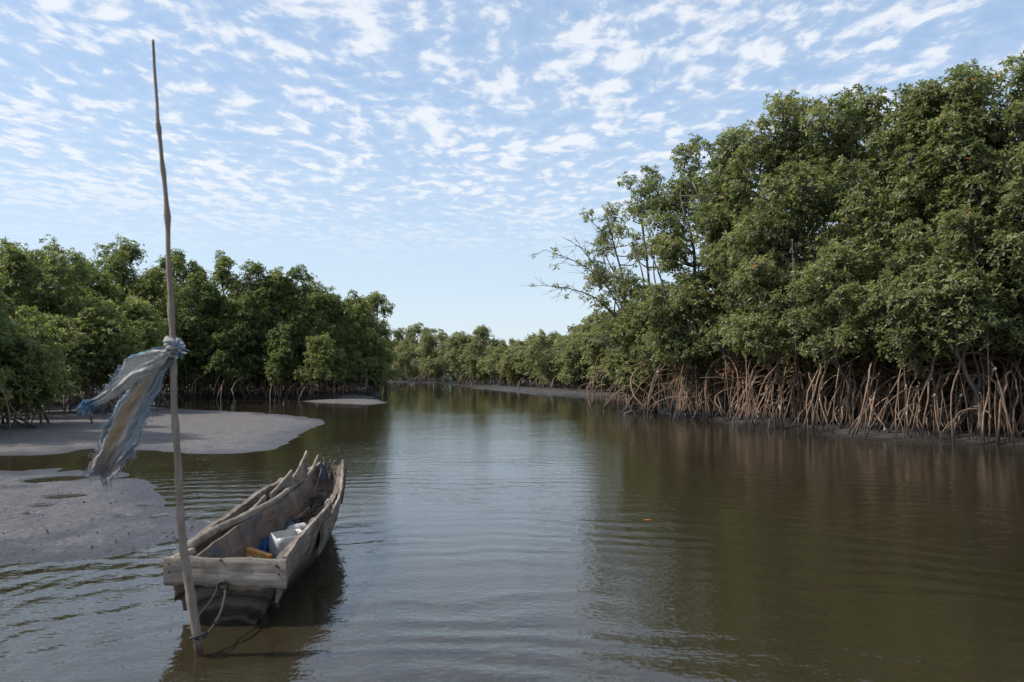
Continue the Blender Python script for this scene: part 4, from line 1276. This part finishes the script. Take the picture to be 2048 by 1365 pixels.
# ------------------------------------------------------------------ pole, rope, sack cloth
PY = 4.75
pole_px = [(306, 80, 2.6), (309, 140, 2.9), (314, 210, 3.2), (318, 262, 3.8), (326, 345, 4.0), (334, 437, 4.6), (337, 520, 4.8), (341, 600, 5.2), (346, 690, 6.0), (347, 760, 6.2), (350, 840, 6.3), (357, 940, 6.6),
           (360, 1020, 6.9), (365, 1080, 7.5), (372, 1130, 8.0), (382, 1200, 8.6), (391, 1262, 8.8), (398, 1312, 7.6), (408, 1400, 7.6)]
PP = np.array([dp(u, v, PY) for u, v, _ in pole_px])
PRr = np.array([r for *_, r in pole_px]) / F_PX * PY
PC = curve(PP, 150)
pr = np.interp(np.linspace(0, 1, 150), np.linspace(0, 1, len(PRr)), PRr)
kn = np.zeros(150)
for c, a in ((24, 0.30), (41, 0.35), (33, 0.2), (52, 0.15), (60, 0.22), (72, 0.12), (84, 0.2), (93, 0.16), (101, 0.14), (112, 0.10), (124, 0.12)):
    kn += a * np.exp(-((np.arange(150) - c) / 1.5) ** 2)
pr = pr * (1 + 1.5 * kn + 0.03 * fbm(np.linspace(0, 30, 150), np.zeros(150), 5))
PC[:, 0] += 0.006 * fbm(np.linspace(0, 14, 150), np.zeros(150) + 2, 6)
PC[:, 1] += 0.006 * fbm(np.linspace(0, 14, 150), np.zeros(150) + 9, 7)
base = np.array([PP[-2][0], PY, 0.0])
rp = np.random.default_rng(2)
pole = MB().tube(PC, pr, 12, True, 0.02, rp).obj('mooring_pole', M['pole'], None, True, off=base)
tag(pole, 'tall thin crooked wooden pole standing in the water at the canoe stern', 'pole')

rope = MB()
lc = dp(397, 1272, PY)
a = np.linspace(0, 2 * math.pi, 22)
rope.tube(np.stack([lc[0] + 0.046 * np.cos(a), lc[1] + 0.05 * np.sin(a), lc[2] + 0.018 * np.cos(a * 1 + 0.6)], 1), 0.008, 6, False)
s0 = CO + np.array([0.02, -0.07, 0.25])
rope.tube(curve([s0, dp(449, 1196, 5.16), dp(441, 1226, 5.02), dp(424, 1256, 4.9), dp(406, 1275, 4.8), dp(392, 1278, 4.71), dp(386, 1268, 4.74)], 30), 0.008, 6, False)
rope.tube(curve([CO + np.array([-0.03, -0.07, 0.26]), dp(424, 1198, 5.12), dp(411, 1216, 5.0), dp(398, 1232, 4.84), dp(394, 1262, 4.79)], 22), 0.005, 6, False)
for k in range(3):
    aa = np.linspace(0, 2 * math.pi, 14)
    rope.tube(np.stack([s0[0] - 0.02 + 0.03 * np.cos(aa + k), s0[1] + 0.012 * np.sin(aa * 2), s0[2] + 0.02 + 0.035 * np.sin(aa + k)], 1), 0.008, 6, False)
tag(rope.obj('mooring_rope', M['cord'], smooth=True, off=base), 'dark rope looped round the pole foot and tied to the canoe stern', 'rope')

sack = empty('sack_cloth', dp(347, 690, PY))
SO = np.array(sack.location)
tag(sack, 'torn white and blue woven sack cloth knotted to the pole, blowing left', 'cloth')
rs = np.random.default_rng(14)


def strip(spine, widths, kind, y0, n=80, m=56, folds=3.0, amp=0.05, seed=0):
    S = curve([(u, v, 0) for u, v in spine], n)[:, :2]
    w = np.interp(np.linspace(0, 1, n), np.linspace(0, 1, len(widths)), widths)
    t = np.gradient(S, axis=0); t /= np.linalg.norm(t, axis=1, keepdims=True)
    nv = np.stack([t[:, 1], -t[:, 0]], 1)
    f = np.linspace(0, 1, m)
    al = np.linspace(0, 1, n)
    edge = 1 + 0.14 * fbm(al * 9, al * 0 + seed, seed) + 0.16 * fbm(al * 34, al * 0 + 3, seed + 2)
    uv = S[:, None] + nv[:, None] * ((f - 0.5) * 2)[None, :, None] * (w * edge)[:, None, None]
    uv = uv + t[:, None] * (16.0 * fbm(f * 12, f * 0 + seed, seed + 9)[None, :, None] * al[:, None, None] ** 3)
    wr = 0.017 * fbm(f[None] * 7 + al[:, None] * 2, al[:, None] * 5 + 0 * f[None], seed + 14) + 0.010 * fbm(f[None] * 18, al[:, None] * 9 + f[None] * 3, seed + 21) - 0.010 * np.abs(fbm(f[None] * 5 + al[:, None], al[:, None] * 1.5 + 0 * f[None], seed + 31))
    dy = wr + y0 + amp * np.sin(f[None, :] * folds * 2 * math.pi + 2.2 * al[:, None] + seed) * np.clip(al[:, None] * 3, 0.15, 1) + 0.035 * fbm(al[:, None] * 5 + f[None] * 2, f[None] * 4 + al[:, None], seed + 4)
    P = np.zeros((n, m, 3))
    base3 = np.array([dp(u, v, PY) for u, v in uv.reshape(-1, 2)]).reshape(n, m, 3)
    P = base3 - SO
    P[..., 1] += dy
    mb = MB().grid(P)
    o = mb.obj('cloth_strip', M['rag'], sack, True)
    set_attr(o.data, 'across', np.tile(f, n), 'POINT')
    set_attr(o.data, 'along', np.repeat(al, m), 'POINT')
    set_attr(o.data, 'strip', np.full(n * m, float(kind)), 'POINT')
    sm = o.modifiers.new('thick', 'SOLIDIFY'); sm.thickness = 0.003
    return P


PA = strip([(346, 703), (313, 721), (276, 741), (252, 766), (215, 797), (183, 811)], [10, 22, 25, 16, 10, 5], 0, -0.06, seed=3, folds=1.7, amp=0.016)
PB = strip([(338, 714), (300, 766), (268, 825), (249, 872), (224, 918), (206, 953)], [14, 27, 35, 37, 31, 17], 1, -0.03, seed=8, folds=1.3, amp=0.020)
# frayed threads along the torn edges
thr, thb = MB(), MB()
for P, kk in ((PA, 0), (PB, 1)):
    n, m = P.shape[:2]
    for k in range(330 if kk else 150):
        if rs.random() < 0.5:
            i, j = n - 1 - rs.integers(0, 6), rs.integers(0, m)
        else:
            i, j = int(n * rs.uniform(0.25, 1) ** 0.8) - 1, rs.choice([0, m - 1])
        p = P[i, j]
        out_ = P[i, j] - P[max(i - 6, 0), m // 2]
        out_ = out_ / (np.linalg.norm(out_) + 1e-9) + rs.normal(0, 0.6, 3)
        ll = rs.uniform(0.006, 0.026)
        pts = curve([p, p + out_ * ll * 0.5 + rs.normal(0, 0.008, 3), p + out_ * ll + np.array([0, 0, -0.02]) + rs.normal(0, 0.012, 3)], 5)
        blue = (kk == 0 and i > n * 0.8) or rs.random() < 0.22
        (thb if blue else thr).tube(pts, [0.0024, 0.0022, 0.002, 0.0016, 0.001], 3, False)
# knot
kn_ = MB()
c0 = PC[np.argmin(np.abs(PC[:, 2] - (SO[2] - 0.02)))] - SO
for k in range(6):
    a = np.linspace(0, 2 * math.pi, 25)
    rad = 0.036 + 0.005 * k % 0.012
    kn_.tube(np.stack([c0[0] + rad * np.cos(a), c0[1] + rad * np.sin(a), c0[2] - 0.035 + 0.017 * k + 0.012 * np.sin(a + k)], 1), 0.013 + 0.003 * fbm(a * 3, a * 0 + k, k), 7, False, 0.08, rs)
kn_.obj('knot', M['thread'], sack, True)
for k in range(80):
    p = c0 + np.array([0.035, -0.02, 0.0]) + rs.normal(0, 0.012, 3)
    d = np.array([0.5, -0.4, 0.15]) + rs.normal(0, 0.8, 3); d /= np.linalg.norm(d)
    ll = rs.uniform(0.03, 0.075)
    (thb if k % 2 else thr).tube(curve([p, p + d * ll * 0.6, p + d * ll + rs.normal(0, 0.01, 3)], 4), [0.006, 0.005, 0.004, 0.0015], 4, False)
o = thr.obj('frayed_threads', M['thread'], sack); o['kind'] = 'stuff'
o = thb.obj('frayed_threads', M['thread_blue'], sack); o['kind'] = 'stuff'

# ------------------------------------------------------------------ small things
def leaf_thing(name, loc, ln, wd, rot, label, material):
    t = np.linspace(0, 1, 9); w = wd * np.sin(np.pi * t ** 0.8)
    rows = np.stack([np.stack([t * ln - ln / 2, -w, 0.006 + 0.3 * w], 1), np.stack([t * ln - ln / 2, 0 * w, 0.004 + 0 * w + 0.012 * (t - 0.5) ** 2], 1), np.stack([t * ln - ln / 2, w, 0.006 + 0.3 * w], 1)], 1)
    o = MB().grid(rows).obj(name, material, None, True)
    o.location = loc; o.rotation_euler = (0, 0, rot)
    return tag(o, label, 'leaf')


leaf_thing('fallen_leaf', gp(1296, 1042), 0.10, 0.022, 0.1, 'single orange leaf floating on the open water right of the canoe', M['float_leaf'])
st = MB()
st.tube(curve([dp(1248, 828, 29.2), dp(1262, 825, 29.2) + np.array([0, 0, 0.02]), dp(1280, 822, 29.3)], 8), np.linspace(0.03, 0.045, 8), 6)
st.tube(curve([dp(1262, 826, 29.2), dp(1268, 800, 29.2), dp(1280, 780, 29.3)], 8), np.linspace(0.03, 0.02, 8), 6)
tag(st.obj('driftwood', M['twig'], smooth=True), 'black driftwood stick lying in the water at the tip of the right bank', 'driftwood')
# shell bits and lumps on the near mud flat
pb = MB()
pr_ = np.random.default_rng(44)
for k in range(170):
    u, v = pr_.uniform(-60, 400), pr_.uniform(945, 1110)
    c = gp(u, v)
    r = pr_.uniform(0.004, 0.014) * (1.8 if pr_.random() < 0.04 else 1)
    oc = np.array([(1, 0, 0), (-1, 0, 0), (0, 1, 0), (0, -1, 0), (0, 0, 1), (0, 0, -1)], float) * r * pr_.uniform(0.6, 1.3, (6, 1))
    pb.add(oc + np.array([c[0], c[1], 0.024]), None, [[0, 2, 4], [2, 1, 4], [1, 3, 4], [3, 0, 4], [2, 0, 5], [1, 2, 5], [3, 1, 5], [0, 3, 5]])
o = pb.obj('mud_lumps', M['pebble']); o['kind'] = 'stuff'
